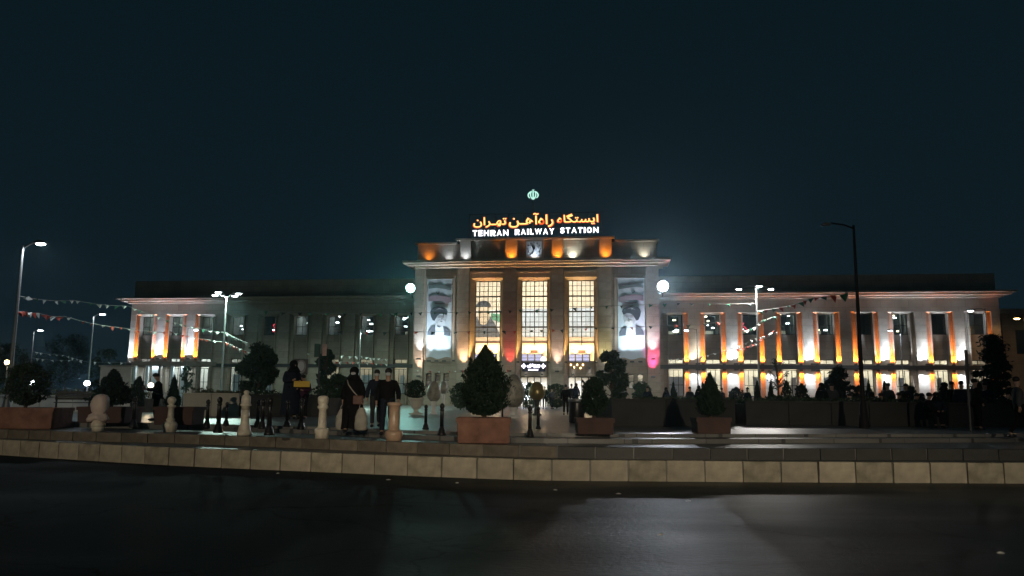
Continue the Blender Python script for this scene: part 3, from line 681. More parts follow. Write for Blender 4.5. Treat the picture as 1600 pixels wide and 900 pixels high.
# ------------------------------------------------------------------ banners
M['banner'] = mat('banner_fabric', (.54, .63, .68), .6, .04, 1.0)
M['banner_low'] = mat('banner_fabric_pale', (.72, .76, .78), .6, .03, 1.0)
def banner(x0, x1, y0, y1, flip, label, beard, ty):
    pxm = (x0+x1)/2; v = .16
    a, b = fu(x0, v), fu(x1, v); t, bt = F(pxm, y0, v)[1], F(pxm, y1, v)[1]; Wd, H = b-a, t-bt
    r = empty('hanging_banner', O+EU*((a+b)/2)+EV*v+Vector((0, 0, bt)), _ps, label=label, cat='banner', group='portrait banners on the station front')
    n = 16; vs = []; fs = []
    for j in range(13):
        for i in range(n+1):
            s = i/n; z = H*j/12 + (0 if j else .10*math.sin(s*PI*3)+.05); vs.append(((s-.5)*Wd, .012*math.sin(s*17+j), z))
    for j in range(12):
        for i in range(n): q = j*(n+1)+i; fs.append((q, q+1, q+n+2, q+n+1))
    nn = len(vs); vs += [(x, y+.02, z) for x, y, z in vs]; fs += [tuple(reversed([i+nn for i in f])) for f in fs]
    MB().add(vs, fs).build('fabric', M['banner'], r)
    MB().tube([(-Wd/2-.1, 0, H+.03), (Wd/2+.1, 0, H+.03)], .05, 6).build('rail', M['steel'], r)
    def X(s):
        return ((1-s if flip else s)-.5)*Wd*.985
    def Z(t_): return H*(1-t_)
    def P_(pts, m, l):
        q = [(X(s), Z(t_)) for s, t_ in pts]
        ar = sum(q[i][0]*q[(i+1) % len(q)][1]-q[(i+1) % len(q)][0]*q[i][1] for i in range(len(q)))
        if ar < 0: q.reverse()
        MB().prismy(q, -.028-l*.012, -.020-l*.012).build('print', m, r)
    def wave(t0, t1, amp, s0=.04, s1=.97):
        up_ = [(s0+(s1-s0)*i/12, t0+amp*math.sin(i/12*PI*1.3+.2)*-1) for i in range(13)]
        return up_+[(s, t1+(t_-t0)*.7) for s, t_ in reversed(up_)]
    P_(wave(.085, .125, .02), M['pteal'], 0)
    P_(wave(.215, .285, .015), M['pred'], 0); P_(wave(.29, .31, -.012, .3, .9), M['pred'], 0)
    def EL(cx, ct, rx, rt, a0=0, a1=360): return [(s, t_) for s, t_ in ell(cx, ct, rx, rt, a0, a1, 20)]
    P_([(.36,.155),(.39,.155),(.4,.175),(.44,.178),(.46,.155),(.49,.155),(.47,.185),(.43,.192),(.38,.185)], M['pdark'], 0)
    # shoulders, collar, face, beard, turban
    P_([(.02,.705),(.05,.66),(.2,.60),(.34,.575),(.36,.71)], M['robe'], 0); P_([(.70,.71),(.66,.59),(.84,.62),(.96,.665),(.97,.72)], M['robe'], 0)
    P_([(.34,.70),(.38,.56),(.66,.57),(.72,.70)], M['pbeard'], 1)
    P_(EL(.56, .50, .24, .082), M['pface'], 2); P_(EL(.60, .558, .16, .045), beard, 3)
    P_([(.44,.485),(.47,.478),(.56,.482),(.56,.49),(.47,.492)], M['pshade'], 4); P_([(.63,.482),(.70,.478),(.72,.488),(.64,.49)], M['pshade'], 4)
    P_([(.585,.49),(.62,.49),(.64,.515),(.59,.517)], M['pshade'], 4); P_([(.54,.53),(.66,.53),(.62,.54),(.57,.54)], M['pdark'] if not ty else M['pshade'], 4)
    P_(EL(.36, .50, .035, .025), M['pbeard'], 4)
    P_([(.13,.42),(.17,.385),(.27,.358),(.44,.345),(.64,.352),(.80,.378),(.85,.415),(.80,.455),(.66,.437),(.53,.442),(.43,.465),(.37,.50),(.32,.53),(.24,.52),(.17,.475)], M['pdark'], 5)
    P_([(.32,.40),(.5,.362),(.70,.39),(.5,.378)], M['pshade'], 6)
    if not ty: P_([(.43,.575),(.48,.592),(.58,.60),(.54,.612),(.45,.605)], M['pdark'], 4)
    return r, a, b, bt
for args in ((666.7, 705.5, 436.7, 560, False, 'tall banner with a dark-turbaned man looking right, left of the tall windows', M['pbeard'], 0),
             (965.5, 1007.8, 434.8, 561, True, 'tall banner with a grey-bearded turbaned man, right of the tall windows', M['white'], 1)):
    r, a, b, bt = banner(*args)
    for q in (.2, .5, .8):
        u = a+(b-a)*q; fixture(u, -.6, bt-.25, (.78, .91, 1), 1050, (u, .3, bt+6.5), 66, E_fit_w, high=(.7, .62, 30))
    fixture(b+.35 if args[4] is False else a-.35, -.12, bt-.2, (.8, .92, 1), 260, ((b+.35) if args[4] is False else a-.35, .3, bt+6), 40, E_fit_w, w=.2)

# ------------------------------------------------------------------ the two wings
def wing(centres, right, u0, u1, lit):
    pr = 1300 if right else 420
    z = lambda py, v=WV: fz(py, v, pr)
    if right: T = dict(par=434.5, cor=457, cl=466, ft=487.5, wt=490.5, wb=522.3, sp=561.5, tl=571, ll=577.3, gt=579)
    else:     T = dict(par=442, cor=465, cl=473, ft=490.5, wt=494, wb=523, sp=560, tl=568.5, ll=573.5, gt=575)
    Z = {k_: z(y) for k_, y in T.items()}
    H2 = 1.24; H1 = .74; B = WV+.55
    sill = 1.15
    # piers between bays, in courses
    edges = [u0]+[q for c in centres for q in (c-H2, c+H2)]+[u1]
    for i in range(0, len(edges), 2):
        a, b = edges[i], edges[i+1]
        if b-a < .1: continue
        for z0, z1 in ((0, Z['ll']), (Z['tl'], Z['ft'])): blocks(a, b, WV, WV+1.2, z0, z1, .66, M['stone3'], seed=i)
    sp('upper_wall', MB().box(u0, u1, WV, WV+1.2, Z['ft'], Z['cl']), M['stone'])
    for c in centres:
        w = MB()
        for z0, z1 in ((0, Z['ll']), (Z['tl'], Z['ft'])):   # groove back, and the raised fillet that closes it towards the window
            w.box(c-H2, c-H1-.07, WV+.45, WV+1.0, z0, z1); w.box(c+H1+.07, c+H2, WV+.45, WV+1.0, z0, z1)
            w.box(c-H1-.07, c-H1, WV+.06, WV+1.0, z0, z1 if z0 == 0 else Z['wt']+.02); w.box(c+H1, c+H1+.07, WV+.06, WV+1.0, z0, z1 if z0 == 0 else Z['wt']+.02)
        w.add([(c-H2, WV+.10, Z['ft']-.001), (c+H2, WV+.10, Z['ft']-.001), (c+H1, B, Z['wt']+.02), (c-H1, B, Z['wt']+.02)], [(0, 1, 2, 3)])
        sp('window_surround', w, M['stone'])
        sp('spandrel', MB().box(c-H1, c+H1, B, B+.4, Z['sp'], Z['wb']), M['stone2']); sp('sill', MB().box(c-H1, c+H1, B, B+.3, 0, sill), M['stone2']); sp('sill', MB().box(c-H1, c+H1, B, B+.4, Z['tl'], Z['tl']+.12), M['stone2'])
        # upper window: frame, mullion, two sashes
        def frame(z0, z1, cols, rows, dark=True):
            f = MB(); t_ = .06; f.box(c-H1, c+H1, B+.12, B+.2, z0, z0+t_); f.box(c-H1, c+H1, B+.12, B+.2, z1-t_, z1)
            f.box(c-H1, c-H1+t_, B+.12, B+.2, z0+t_, z1-t_); f.box(c+H1-t_, c+H1, B+.12, B+.2, z0+t_, z1-t_)
            for i in range(1, cols): u = c-H1+2*H1*i/cols; f.box(u-.025, u+.025, B+.12, B+.2, z0+t_, z1-t_)
            zs = [z0]+[z0+(z1-z0)*r_ for r_ in rows]+[z1]
            for zz in zs[1:-1]: f.box(c-H1+t_, c+H1-t_, B+.125, B+.195, zz-.03, zz+.03)
            wn = sp('window', f, M['frame'])
            for j in range(len(zs)-1):
                for i in range(cols):
                    a = c-H1+2*H1*i/cols+.03; b = c-H1+2*H1*(i+1)/cols-.03
                    MB().box(a, b, B+.155, B+.165, zs[j]+.035, zs[j+1]-.035).build('pane', M['glass'] if not dark else M['glassdark'], wn)
            return wn
        frame(Z['wb'], Z['wt'], 2, (.45,)); frame(sill, Z['gt'] if not right else Z['ll']-.05, 3, (.42,), False); frame(Z['tl']+.12, Z['sp'], 2, (), False)
    # ledge, cornice, parapet
    sp('ledge', MB().box(u0, u1, WV-.42, WV+.5, Z['ll'], Z['tl']).box(u0, u1, WV+.5, WV+1.0, Z['ll'], Z['tl']+.0), M['frame'])
    e0 = 1.2 if not right else 0; e1 = 1.2 if right else 0
    zc = Z['cor']; zl = Z['cl']; h = (zc-zl)
    sp('cornice', MB().box(u0-e0, u1+e1, WV-1.15, WV+1.4, zc-h*.30, zc), M['stone3'])
    sp('cornice', MB().box(u0-e0*.75, u1+e1*.75, WV-.8, WV+1.3, zc-h*.68, zc-h*.30), M['stone3'])
    sp('cornice', MB().box(u0-e0*.3, u1+e1*.3, WV-.3, WV+1.25, zl, zc-h*.68), M['stone3'])
    sp('parapet', MB().box(u0+.1, u1-.1, WV+.2, WV+1.9, zc-.1, Z['par']+.35), M['stone'])
    sp('roof', MB().box(u0+.1, u1-.1, WV+2.2, WV+22, zc-.3, zc-.05), M['stone2'])
    # rooms
    sp('room_wall', MB().box(u0, u1, WV+7, WV+7.3, 0, zc-.35), M['darkroom'])
    sp('room_floor', MB().box(u0, u1, WV+1.0, WV+7, Z['wb']-1.0, Z['wb']-.8), M['darkroom']); sp('room_ceiling', MB().box(u0, u1, WV+1.25, WV+7, Z['wt']+.5, Z['wt']+.6), M['darkroom'])
    sp('room_wall', MB().box(u0, u1, WV+4.2, WV+4.4, 0, Z['sp']+.6), M['cream'])
    sp('room_ceiling', MB().box(u0, u1, WV+1.05, WV+4.2, Z['sp']+.55, Z['sp']+.6), M['white'])
    for ue in (u0, u1-.3): sp('end_wall', MB().box(ue, ue+.3, WV+1.2, WV+22, 0, zc-.31), M['stone2'])
    return Z, sill
CR = [fu(x, WV+.3, 506) for x in (1055,1113,1172,1231.5,1290,1350,1407,1467,1526)]
CL = [fu(x, WV+.3, 506) for x in (231,277,324,372,421,471,522,573.5,627.5)]
CL[8] = min(CL[8], uL-1.3)
ZR, sill = wing(CR, True, uR+.02, uRW, None)
ZL, _ = wing(CL, False, uLW, uL-.02, None)
lampw = emi('room_lamp_white', (.95, 1, .95), 14); lampy = emi('room_lamp_warm', (1, .85, .5), 11); lampr = emi('red_neon', (1, .06, .1), 2.2)
def room_lamp(c, z, v, m, w=.4, h=.12): return sp('ceiling_lamp', MB().box(c-w/2, c+w/2, v, v+.25, z-h, z), m)
rnd = random.Random(5)
def dress(centres, Z, kinds):
    for c, kd in zip(centres, kinds):
        zt, zb = Z['wt'], Z['wb']; v = WV+2.2
        if kd == 'd': room_lamp(c+.4, zt-.5, v+3, lampw, .25, .07); continue
        if kd == 'r':
            pts = [(c-.2+.2*math.sin(i), v, zb+.4+i*.16) for i in range(7)]
            sp('neon_sign', MB().tube(pts, .05, 5).box(c-.45, c+.4, v-.02, v+.02, zb+.5, zb+.58), lampr); room_lamp(c-.4, zb+.75, v, lampw, .12, .08); continue
        for q in range(5):
            room_lamp(c+rnd.uniform(-.6, .6), rnd.uniform(zb+.5, zt+.25), v+rnd.uniform(-.6, 1.2), lampw if rnd.random() < .65 else lampy, rnd.uniform(.12, .38), .10)
        if kd in 'wc':
            sp('room_panel', MB().box(c-.45+rnd.uniform(-.2, .2), c+.55, v+2, v+2.05, zb-.2, zb+.7), M['cream'])
            sp('curtain', MB().box(c+.42, c+.68, WV+1.3, WV+1.36, zb, zt), M['curtain'])
            area('room_light', ST, (c, v+1.0, zt+.45), (c, v+1.0, 0), 30 if kd == 'w' else 60, (.95, 1, .85), 1.5, .5)
            sp('room_partition', MB().box(c+1.15, c+1.25, WV+1.3, WV+7, zb-.8, zt+.5), M['darkroom'])
            sp('room_partition', MB().box(c-1.25, c-1.15, WV+1.3, WV+7, zb-.8, zt+.5), M['darkroom'])
dress(CR, ZR, ['w', 'c', 'r', 'w', 'w', 'd', 'w', 'd', 'd']); dress(CL, ZL, ['c', 'c', 'w', 'w', 'r', 'c', 'w', 'w', 'w'])
# ground floor rooms: long ceiling lights, screens, shelves
for a, b, n, pw, col in ((CR[0]-1, CR[8]+1, 9, 150, (1, .95, .80)), (CL[3]-1, CL[8]+1, 6, 42, (1, .96, .76)), (CL[0]-1, CL[2]+1, 3, 130, (.78, .93, 1))):
    for i in range(n):
        u = a+(b-a)*(i+.5)/n; area('room_light', ST, (u, WV+2.6, ZR['sp']+.35), (u, WV+3.4, 0), pw, col, 2.2, .6)
for i, c in enumerate(CR+CL[3:]):
    r_ = random.Random(i); v = WV+3.9
    for k in range(3):
        x = c+r_.uniform(-1.2, .6); sp('cabinet', MB().box(x, x+r_.uniform(.3, .8), v-.35, v+.28, .0, r_.uniform(1.2, 2.2)), M[r_.choice(['frame', 'beige', 'stone2', 'bagbrown'])])
    sp('blind', MB().box(c-.7+r_.choice([0, .95]), c-.4+r_.choice([0, .95])+.2, WV+1.2, WV+1.22, 1.2, 3.1), M['curtain'])
# coloured uplights and downlights of the wings
zu = ZR['tl']+.14; zd = ZR['ll']-.14
GR = (1, .25, .03)
def strip(c, s, z, power, down, zl=None):
    u = c+s*1.02; v = WV+.20
    fixture(u, v, z, GR, power, (u, WV+.34, z+(6 if not down else -4)), 110, E_fit_o, down, w=.22, high=None if down else (2.6, .35, 30))
def pier(u, z, power, down, col=COLW):
    spot('uplight_beam', ST, (u-.24, WV-.40, z+.05*(-1 if down else 1)), (u-.24, WV+.25, z+(5 if not down else -2.6)), power*1.15, col, 92, .6, .08)
    fixture(u+.24, WV-.42, z, col, power*1.15, (u+.24, WV+.25, z+(5 if not down else -2.6)), 92, E_fit_w, down, w=.4, high=None if down else (2.4, .6, 36))
SL = [1, 1, 1, 1, 1, 1, 1, 1, 0]; SR = [1, 1, 1, 1, 1, 1, 0, 1, 1]
SL[0] = 0
for i, c in enumerate(CR):
    if SL[i]: strip(c, -1, zu, 800, False); strip(c, -1, zd, 500, True)
    if SR[i]: strip(c, 1, zu, 800, False); strip(c, 1, zd, 500, True)
for i in range(8):
    u = (CR[i]+CR[i+1])/2; p = {0: 240, 1: 520, 3: 620, 5: 640, 6: 520, 7: 520}.get(i, 0)
    if p: pier(u, zu, p, False, (1, .96, .86) if i == 0 else COLW)
    if i in (0, 1, 2, 3, 5, 6, 7): pier(u, zd, 330 if i not in (2,) else 200, True)
# left wing: three lit piers over the porch
zuL = fz(562, WV, 290)+.12
pier((fu(196)+fu(213.5))/2*0+fu(205, WV), fz(567, WV, 205)+.1, 620, False); 
for i, c in ((0, CL[0]), (1, CL[1]), (2, CL[2])):
    strip(c, -1, zuL, 800, False)
    if i < 2: strip(c, 1, zuL, 700, False)
for i in (0, 1): pier((CL[i]+CL[i+1])/2, zuL, 760, False, (.62, .74, 1))
# cornice wash near the floodlights and at the left corner
# porch under the left bays
pa, pb = fu(212, .9), fu(337, .9)
sp('porch_roof', MB().box(pa, pb, .7, WV-.45, ZL['tl']-.28, ZL['tl']+.16), M['stone2'])
for i in range(7):
    u = pa+.3+(pb-pa-.6)*i/6; sp('porch_column', MB().box(u-.13, u+.13, .85, 1.1, 0, ZL['tl']-.28), M['curtain'] if i in (0, 1, 3, 4) else M['stone2'])
sp('curtain', MB().box(pa+2.0, pa+3.1, 1.35, 1.4, .6, ZL['tl']-.3), M['curtain']); sp('curtain', MB().box(pa+5.3, pa+6.1, 1.35, 1.4, .6, ZL['tl']-.3), M['curtain'])
area('porch_light', ST, ((pa+pb)/2-.6, 1.3, ZL['tl']-.35), ((pa+pb)/2-.6, 1.3, 0), 130, (.75, .92, 1), 6.5, .3)
rail = MB()
for i in range(28): u = pa+.4+i*(pb-pa-.8)/27; rail.box(u-.02, u+.02, .78, .82, 0, 1.0)
rail.box(pa+.3, pb-.3, .76, .84, 1.0, 1.06)
sp('porch_railing', rail, M['steel'])
# pale annex at the left end
a0, a1_ = fu(163, .6), fu(211, .6)
sp('annex_wall', MB().box(a0, a1_, .6, 8, 0, fz(573, .6, 205)), M['stone3']); sp('coping', MB().box(a0-.15, a1_+.1, .45, 8.1, fz(573, .6, 205), fz(571, .6, 205)), M['stone2'])
# dark building beyond the right end
rb = empty('neighbouring_building', O+EU*(uRW+2.0)+EV*6, _ps, label='dark two-storey building just beyond the right end of the station', cat='building')
MB().box(0, 30, 0, 10, 0, 9.6).build('wall', M['stone2'], rb); MB().box(-.4, 30.4, -.5, 10.4, 9.6, 10.1).build('cornice', M['stone'], rb)
for i in range(8):
    w = MB().box(1.2+i*3.5, 2.7+i*3.5, -.04, .02, 5.6, 8.0).build('window', M['frame'], rb)
    for j in range(2): MB().box(1.27+i*3.5+j*.7, 1.93+i*3.5+j*.7, -.06, -.042, 5.7, 7.9).build('pane', M['glassdark'], w)

# ================================================================== FLOODLIGHTS AND STREET LAMPS
def floodlight(px, py, v, col, power, label, lensr, strength):
    u, z = F(px, py, v); base = O+EU*u+EV*v+Vector((0, 0, z)); base.z = O.z+z-.9
    r = empty('floodlight', base, _ps, label=label, cat='floodlight', group='floodlights at the corners of the central block')
    MB().tube([(0, .9, .0), (0, .25, .35), (0, 0, .9)], .06, 8).build('bracket', M['darksteel'], r)
    MB().lathe([(.12, .32), (.2, .3), (lensr*1.08, -.12), (lensr*1.1, -.16)], n=20).build('housing', M['darksteel'], r)
    h = r.children[-1]; h.rotation_euler = (math.radians(-78), 0, 0); h.location = (0, 0, .9)
    l = MB().lathe([(lensr, -.14), (lensr*.9, -.17), (lensr*.5, -.2)], n=24).build('lens', emi('floodlight_glow', col, strength), h)
    spot('floodlight_beam', r, (0, -.45, .85), (0, -30, -10), power, col, 165, .6, .30)
    return r
floodlight(642, 450, -.2, (.45, 1.0, .86), 900, 'greenish white floodlight glaring at the left corner of the central block', .48, 40)
floodlight(1035.5, 447, -.2, (.84, .91, 1.0), 3400, 'larger blue-white floodlight glaring at the right corner of the central block', .56, 34)

def lamp_base(px, py_top, D):
    t = at_y(px, py_top, D); return t
def street_lamp(px_top, py_top, D, heads, label, r0=.08, cone=160, power=250, col=(.85, .93, 1), lit=True, zb=Z4, lens=None, arm_up=.15, group='street lamps around the plaza', hs=1.0, mp='steel', hr=.0, straight=True):
    t = at_y(px_top, py_top, D); x, y, H = t.x, t.y, t.z-zb
    r = empty('street_lamp', (x, y, zb), 0, label=label, cat='lamp', group=group)
    MB().lathe([(r0*2.2, 0), (r0*2.2, .05), (r0*1.9, .3), (r0*1.2, .75), (r0, .8)], n=12).build('base', M[mp], r)
    MB().tube([(0, 0, .7), (0, 0, H*.5), (0, 0, H)], [r0, r0*.8, r0*.55], 10).build('pole', M[mp], r)
    for hx, hy in heads:
        p = at_y(hx, hy, D); q = Vector((p.x-x, 0, p.z-zb)); dd = .35 if (hx, hy) in heads[1::2] and len(heads) > 2 else 0
        q.y += -dd
        s = 1 if q.x > 0 else -1
        MB().tube([(0, 0, H-.1), (q.x*.35, q.y*.4, max(q.z, H)-.02+.03), (q.x*.8, q.y*.9, q.z+.12+arm_up*.3)], r0*.4, 6).build('arm', M[mp], r)
        L = .42*hs
        prof = [(-.5, .02), (-.3, .10), (.2, .12), (.5, .04), (.5, 0), (-.5, 0)]
        hd = MB().prismy([(a*L, b*1.0*hs) for a, b in prof][::-1], -.13*hs, .13*hs)
        h = hd.build('lamp_head', M['darksteel'], r, loc=(q.x, q.y, q.z+.05))
        if lit:
            MB().ball((0, 0, -.01), (.40*L, .12*hs, .055*hs), 12, 6).build('lens', lens or E_white, h)
            spot('lamp_light', r, (q.x, q.y, q.z-.08), (q.x, q.y+(.8 if cone > 165 else -.4), 0), power, col, cone, .25 if cone > 165 else .5, .12)
    return r
street_lamp(36, 384, 30, [(63.5, 382.5)], 'tall single-arm street lamp at the far left edge, holding the flag strings', .09, 700, hs=1.1)
street_lamp(53, 518, 78, [(63, 517)], 'small distant street lamp between the tall left lamp and the trees', .07, 300, hs=1.5)
street_lamp(146.5, 494, 62, [(160, 492)], 'slim single-arm street lamp left of the station corner', .075, 400, hs=1.3)
street_lamp(354, 463, 52, [(336, 462.5), (344, 459), (367, 463.5), (376, 461)], 'four-headed street lamp in front of the left wing', .075, cone=176, power=1500, col=(.66, 1, .84), hs=1.15)
street_lamp(294, 512, 68, [(306.5, 516.5)], 'thin lamp with one head against the third lit pilaster of the left wing', .05, 250, hs=1.1, mp='darksteel')
street_lamp(563.5, 512, 66, [(576.5, 518)], 'thin lamp with one head in front of the dark part of the left wing', .06, cone=176, power=1000, col=(.66, 1, .84), hs=1.1)
street_lamp(1088.5, 514, 66, [(1072.5, 517)], 'thin dark lamp with one head beside the pink-lit corner', .06, 350, hs=1.1, mp='darksteel')
street_lamp(1181, 446, 50, [(1154.5, 453), (1183.5, 449.5), (1204.5, 453)], 'three-headed street lamp in front of the right wing', .075, cone=176, power=1300, col=(1, .95, .88), hs=1.1)
street_lamp(1406.5, 514, 66, [(1391, 517.5)], 'small lamp with one head before the sixth lit bay of the right wing', .05, cone=176, power=700, hs=1.0, mp='darksteel')
street_lamp(1539, 482, 60, [(1516.5, 486.5)], 'lamp with a long arm before the last bay of the right wing', .07, 300, hs=1.3, mp='darksteel')
street_lamp(1600, 494, 70, [(1589, 498.5)], 'street lamp with a single orange head at the right edge', .07, 900, col=(1, .6, .25), lens=E_orange, hs=1.5, mp='darksteel')
street_lamp(1333.5, 352, 23.0, [(1290, 354.5)], 'tall unlit black lamp post rising in front of the right wing', .065, 0, lit=False, mp='matt', hs=.6, arm_up=0)
# lamps across the street, behind the photographer: they light the kerb
for x, y, pw, aimx, lb in ((5, -30, 24000, 3.5, 'strong warm street lamp behind the viewer that lights the middle of the kerb'), (24, -32, 1800, 13, 'weaker street lamp behind the viewer towards the right end of the kerb'), (-14, -30, 15000, -10, 'street lamp behind the viewer that lights the pale bollards')):
    r = empty('street_lamp', (x, y, 0), 0, label=lb, cat='lamp', group='lamps on the near side of the road')
    MB().lathe([(.2, 0), (.2, .05), (.15, .6), (.1, .7)], n=12).build('base', M['steel'], r)
    MB().tube([(0, 0, .6), (0, 0, 8), (0, .5, 8.6), (0, 1.6, 8.8)], [.1, .08, .06, .05], 8).build('pole', M['steel'], r)
    MB().box(-.14, .14, 1.5, 2.2, 8.72, 8.88).build('lamp_head', M['darksteel'], r)
    MB().box(-.1, .1, 1.56, 2.1, 8.69, 8.715).build('lens', E_warm, r)
    spot('lamp_light', r, (0, 1.85, 8.6), (aimx-x, 16-y, .4), pw, (1, .83, .60), 27, 1.0, .15)
# low garden lamps on short posts in the left beds
for px, py, D, m, col, lb in ((12, 567, 46, E_orange, (1, .7, .45), 'orange-white garden lamp above the round bush at the left edge'), (52, 599, 38, E_white, COLW, 'low white garden lamp between the round bush and the bench'),
        (137, 600, 38, E_white, COLW, 'low white garden lamp just left of the cone bush'), (236.5, 603, 40, E_warm, COLWARM, 'bright warm garden lamp beside the standing man in black')):
    p = at_y(px, py, D); r = empty('garden_lamp', (p.x, p.y, Z4), 0, label=lb, cat='lamp', group='garden lamps in the left beds')
    h = p.z-Z4; MB().tube([(0, 0, 0), (0, 0, h-.08)], .04, 8).build('post', M['darksteel'], r)
    MB().lathe([(.1, -.1), (.13, -.08), (.06, .1)], (0, 0, h), 12).build('collar', M['darksteel'], r); MB().ball((0, -.06, h+.03), .13).build('globe', m, r)
    point('lamp_light', r, (0, -.25, h+.1), 70, col, .12)

# ================================================================== BUNTING
def flagmesh(m, seed):
    rd = random.Random(seed); w = .26; h = .22; a = rd.uniform(-.08, .08)
    vs = [(-w/2, 0, 0), (w/2, 0, 0), (a, rd.uniform(-.12, .12), -h), (0, rd.uniform(-.05, .05), -.02), (a*.5, rd.uniform(-.08, .08), -h*.5)]
    fs = [(0, 3, 4), (3, 1, 4), (0, 4, 2), (4, 1, 2)]
    mb = MB().add(vs, fs); mb.add([(x, y+.006, z) for x, y, z in vs], [tuple(reversed(f)) for f in fs]); return mb.mesh('flag', m)
FL = {c: [flagmesh(M['flag_'+c], i) for i in range(4)] for c in ('green', 'white', 'red', 'dark')}
def bunting(pts, cols, n, label, sag=.4, s=1.0, group='strings of small flags'):
    """pts: (px, py, depth) of the tied points"""
    P_ = [at_y(*p) for p in pts]; r = empty('bunting', P_[0], 0, label=label, cat='bunting', group=group)
    path = []
    for a, b in zip(P_, P_[1:]):
        for i in range(10): t = i/10; q = a.lerp(b, t); q.z -= sag*4*t*(1-t)*min(1, (b-a).length/12); path.append(q-P_[0])
    path.append(P_[-1]-P_[0]); MB().tube(path, .012*s, 4).build('string', M['rope'], r)
    rd = random.Random(len(label)*7+n)
    for i in range(n):
        t = (i+rd.uniform(.3, .7))/n*(len(path)-1); j = min(int(t), len(path)-2); q = path[j].lerp(path[j+1], t-j)
        o = link('flag', rd.choice(FL[cols[i % len(cols)]]), r, q, rd.uniform(-.7, .7))
        o.rotation_euler.x = rd.uniform(-1.0, .9); o.rotation_euler.y = rd.uniform(-.4, .4); k = s*rd.uniform(.8, 1.2); o.scale = (k, k, k)
bunting([(28, 462, 30), (115, 469, 42), (200, 478, 52), (278, 505, 60)], ['white', 'green', 'white'], 18, 'upper pale string of flags from the tall left lamp to the left wing', .1)
bunting([(28, 486, 30), (60, 489, 33), (100, 494, 41), (190, 512, 52), (262, 519, 60)], ['red', 'red', 'white'], 22, 'lower red string of flags from the tall left lamp towards the left wing', .1)
bunting([(278, 505, 60), (354, 520, 52), (388, 536, 46)], ['white', 'green', 'white'], 16, 'pale string of flags running down past the four-headed lamp', .1)
bunting([(262, 517, 60), (354, 535, 52), (398, 553, 46)], ['red', 'white', 'red'], 18, 'red and white string of flags running down past the four-headed lamp', .1)
bunting([(50, 549, 78), (100, 555, 74), (130, 563, 70)], ['white'], 9, 'far pale string of flags below the small distant lamp', .1)
bunting([(50, 559, 78), (110, 563, 72), (200, 566, 66)], ['white'], 9, 'faint lower string of flags left of the station annex', .1)
bunting([(472, 551, 48), (563, 557, 56), (605, 561, 60)], ['white'], 14, 'pale string of flags crossing behind the dark tree and the thin lamp', .05)
bunting([(522, 565, 48), (563, 565, 56), (606, 569, 60)], ['red', 'white'], 12, 'short red string of flags over the ground floor windows of the left wing', .05)
bunting([(400, 485, 46), (520, 489, 50), (645, 488, 56), (735, 487, 58), (810, 484, 60), (945, 478, 60), (1050, 473, 56), (1181, 474, 50)], ['green', 'dark', 'dark', 'green'], 34, 'long dark green string of flags crossing high before the whole front', .1, 1.15)
bunting([(520, 517, 50), (650, 518, 54), (765, 517, 58), (855, 515, 60), (930, 512, 60), (1045, 508, 56), (1130, 503, 50)], ['dark', 'red', 'dark'], 26, 'long dark string of flags crossing lower before the tall windows', .1, 1.2)
bunting([(1045, 561, 56), (1075, 559, 60), (1103, 556, 60), (1150, 542, 54), (1181, 529, 50), (1215, 518, 50)], ['white'], 18, 'thin pale string of flags rising towards the three-headed lamp', .05, .8)
bunting([(1150, 546, 54), (1166, 542, 52), (1181, 537, 50), (1190, 527, 50), (1212, 516, 50)], ['red', 'white'], 15, 'red and white string of flags knotted low on the three-headed lamp', .02, 1.0)
bunting([(1160, 518, 54), (1181, 511, 50), (1188, 502, 50), (1212, 494, 50)], ['green', 'white'], 11, 'green string of flags knotted higher on the three-headed lamp', .02, 1.1)
bunting([(1181, 486, 50), (1230, 479, 46), (1270, 465, 42), (1333, 455, 23.2)], ['green', 'red'], 13, 'dark string of flags rising to the tall unlit post', .05, 1.2)
bunting([(646, 579, 66), (700, 580, 66), (735, 578, 66), (800, 578, 66)], ['white', 'red'], 10, 'low string of flags at the foot of the central block', .05, .8)

# ================================================================== PLANTING
def leafcloud(pts, size, seed, m, name, parent, stretch=1.0, smp=None):
    rd = random.Random(seed); vs = []; fs = []
    for (x, y, z) in pts:
        s = size*rd.uniform(.6, 1.3); a = rd.uniform(0, 2*PI); b = rd.uniform(-1.2, 1.2)
        dx = Vector((math.cos(a)*math.cos(b), math.sin(a)*math.cos(b), math.sin(b))); dy = dx.cross(Vector((rd.uniform(-1, 1), rd.uniform(-1, 1), rd.uniform(-1, 1)))).normalized()*.45
        c = Vector((x, y, z)); n = len(vs)
        vs += [c-dx*s*stretch, c+dy*s, c+dx*s*stretch, c-dy*s]; fs.append((n, n+1, n+2, n+3))
    me = bpy.data.meshes.new(name); me.from_pydata([tuple(v) for v in vs], [], fs); me.materials.append(m); me.update()
    if parent is None: return me
    return link(name, me, parent)
def lump(seed):
    rd = random.Random(seed); ph = [(rd.uniform(2, 6), rd.uniform(0, 6.28), rd.uniform(1, 4), rd.uniform(0, 6.28)) for _ in range(3)]
    return lambda a, t: 1+.17*sum(math.sin(p*a+q+r*t*6+s) for p, q, r, s in ph)/1.5
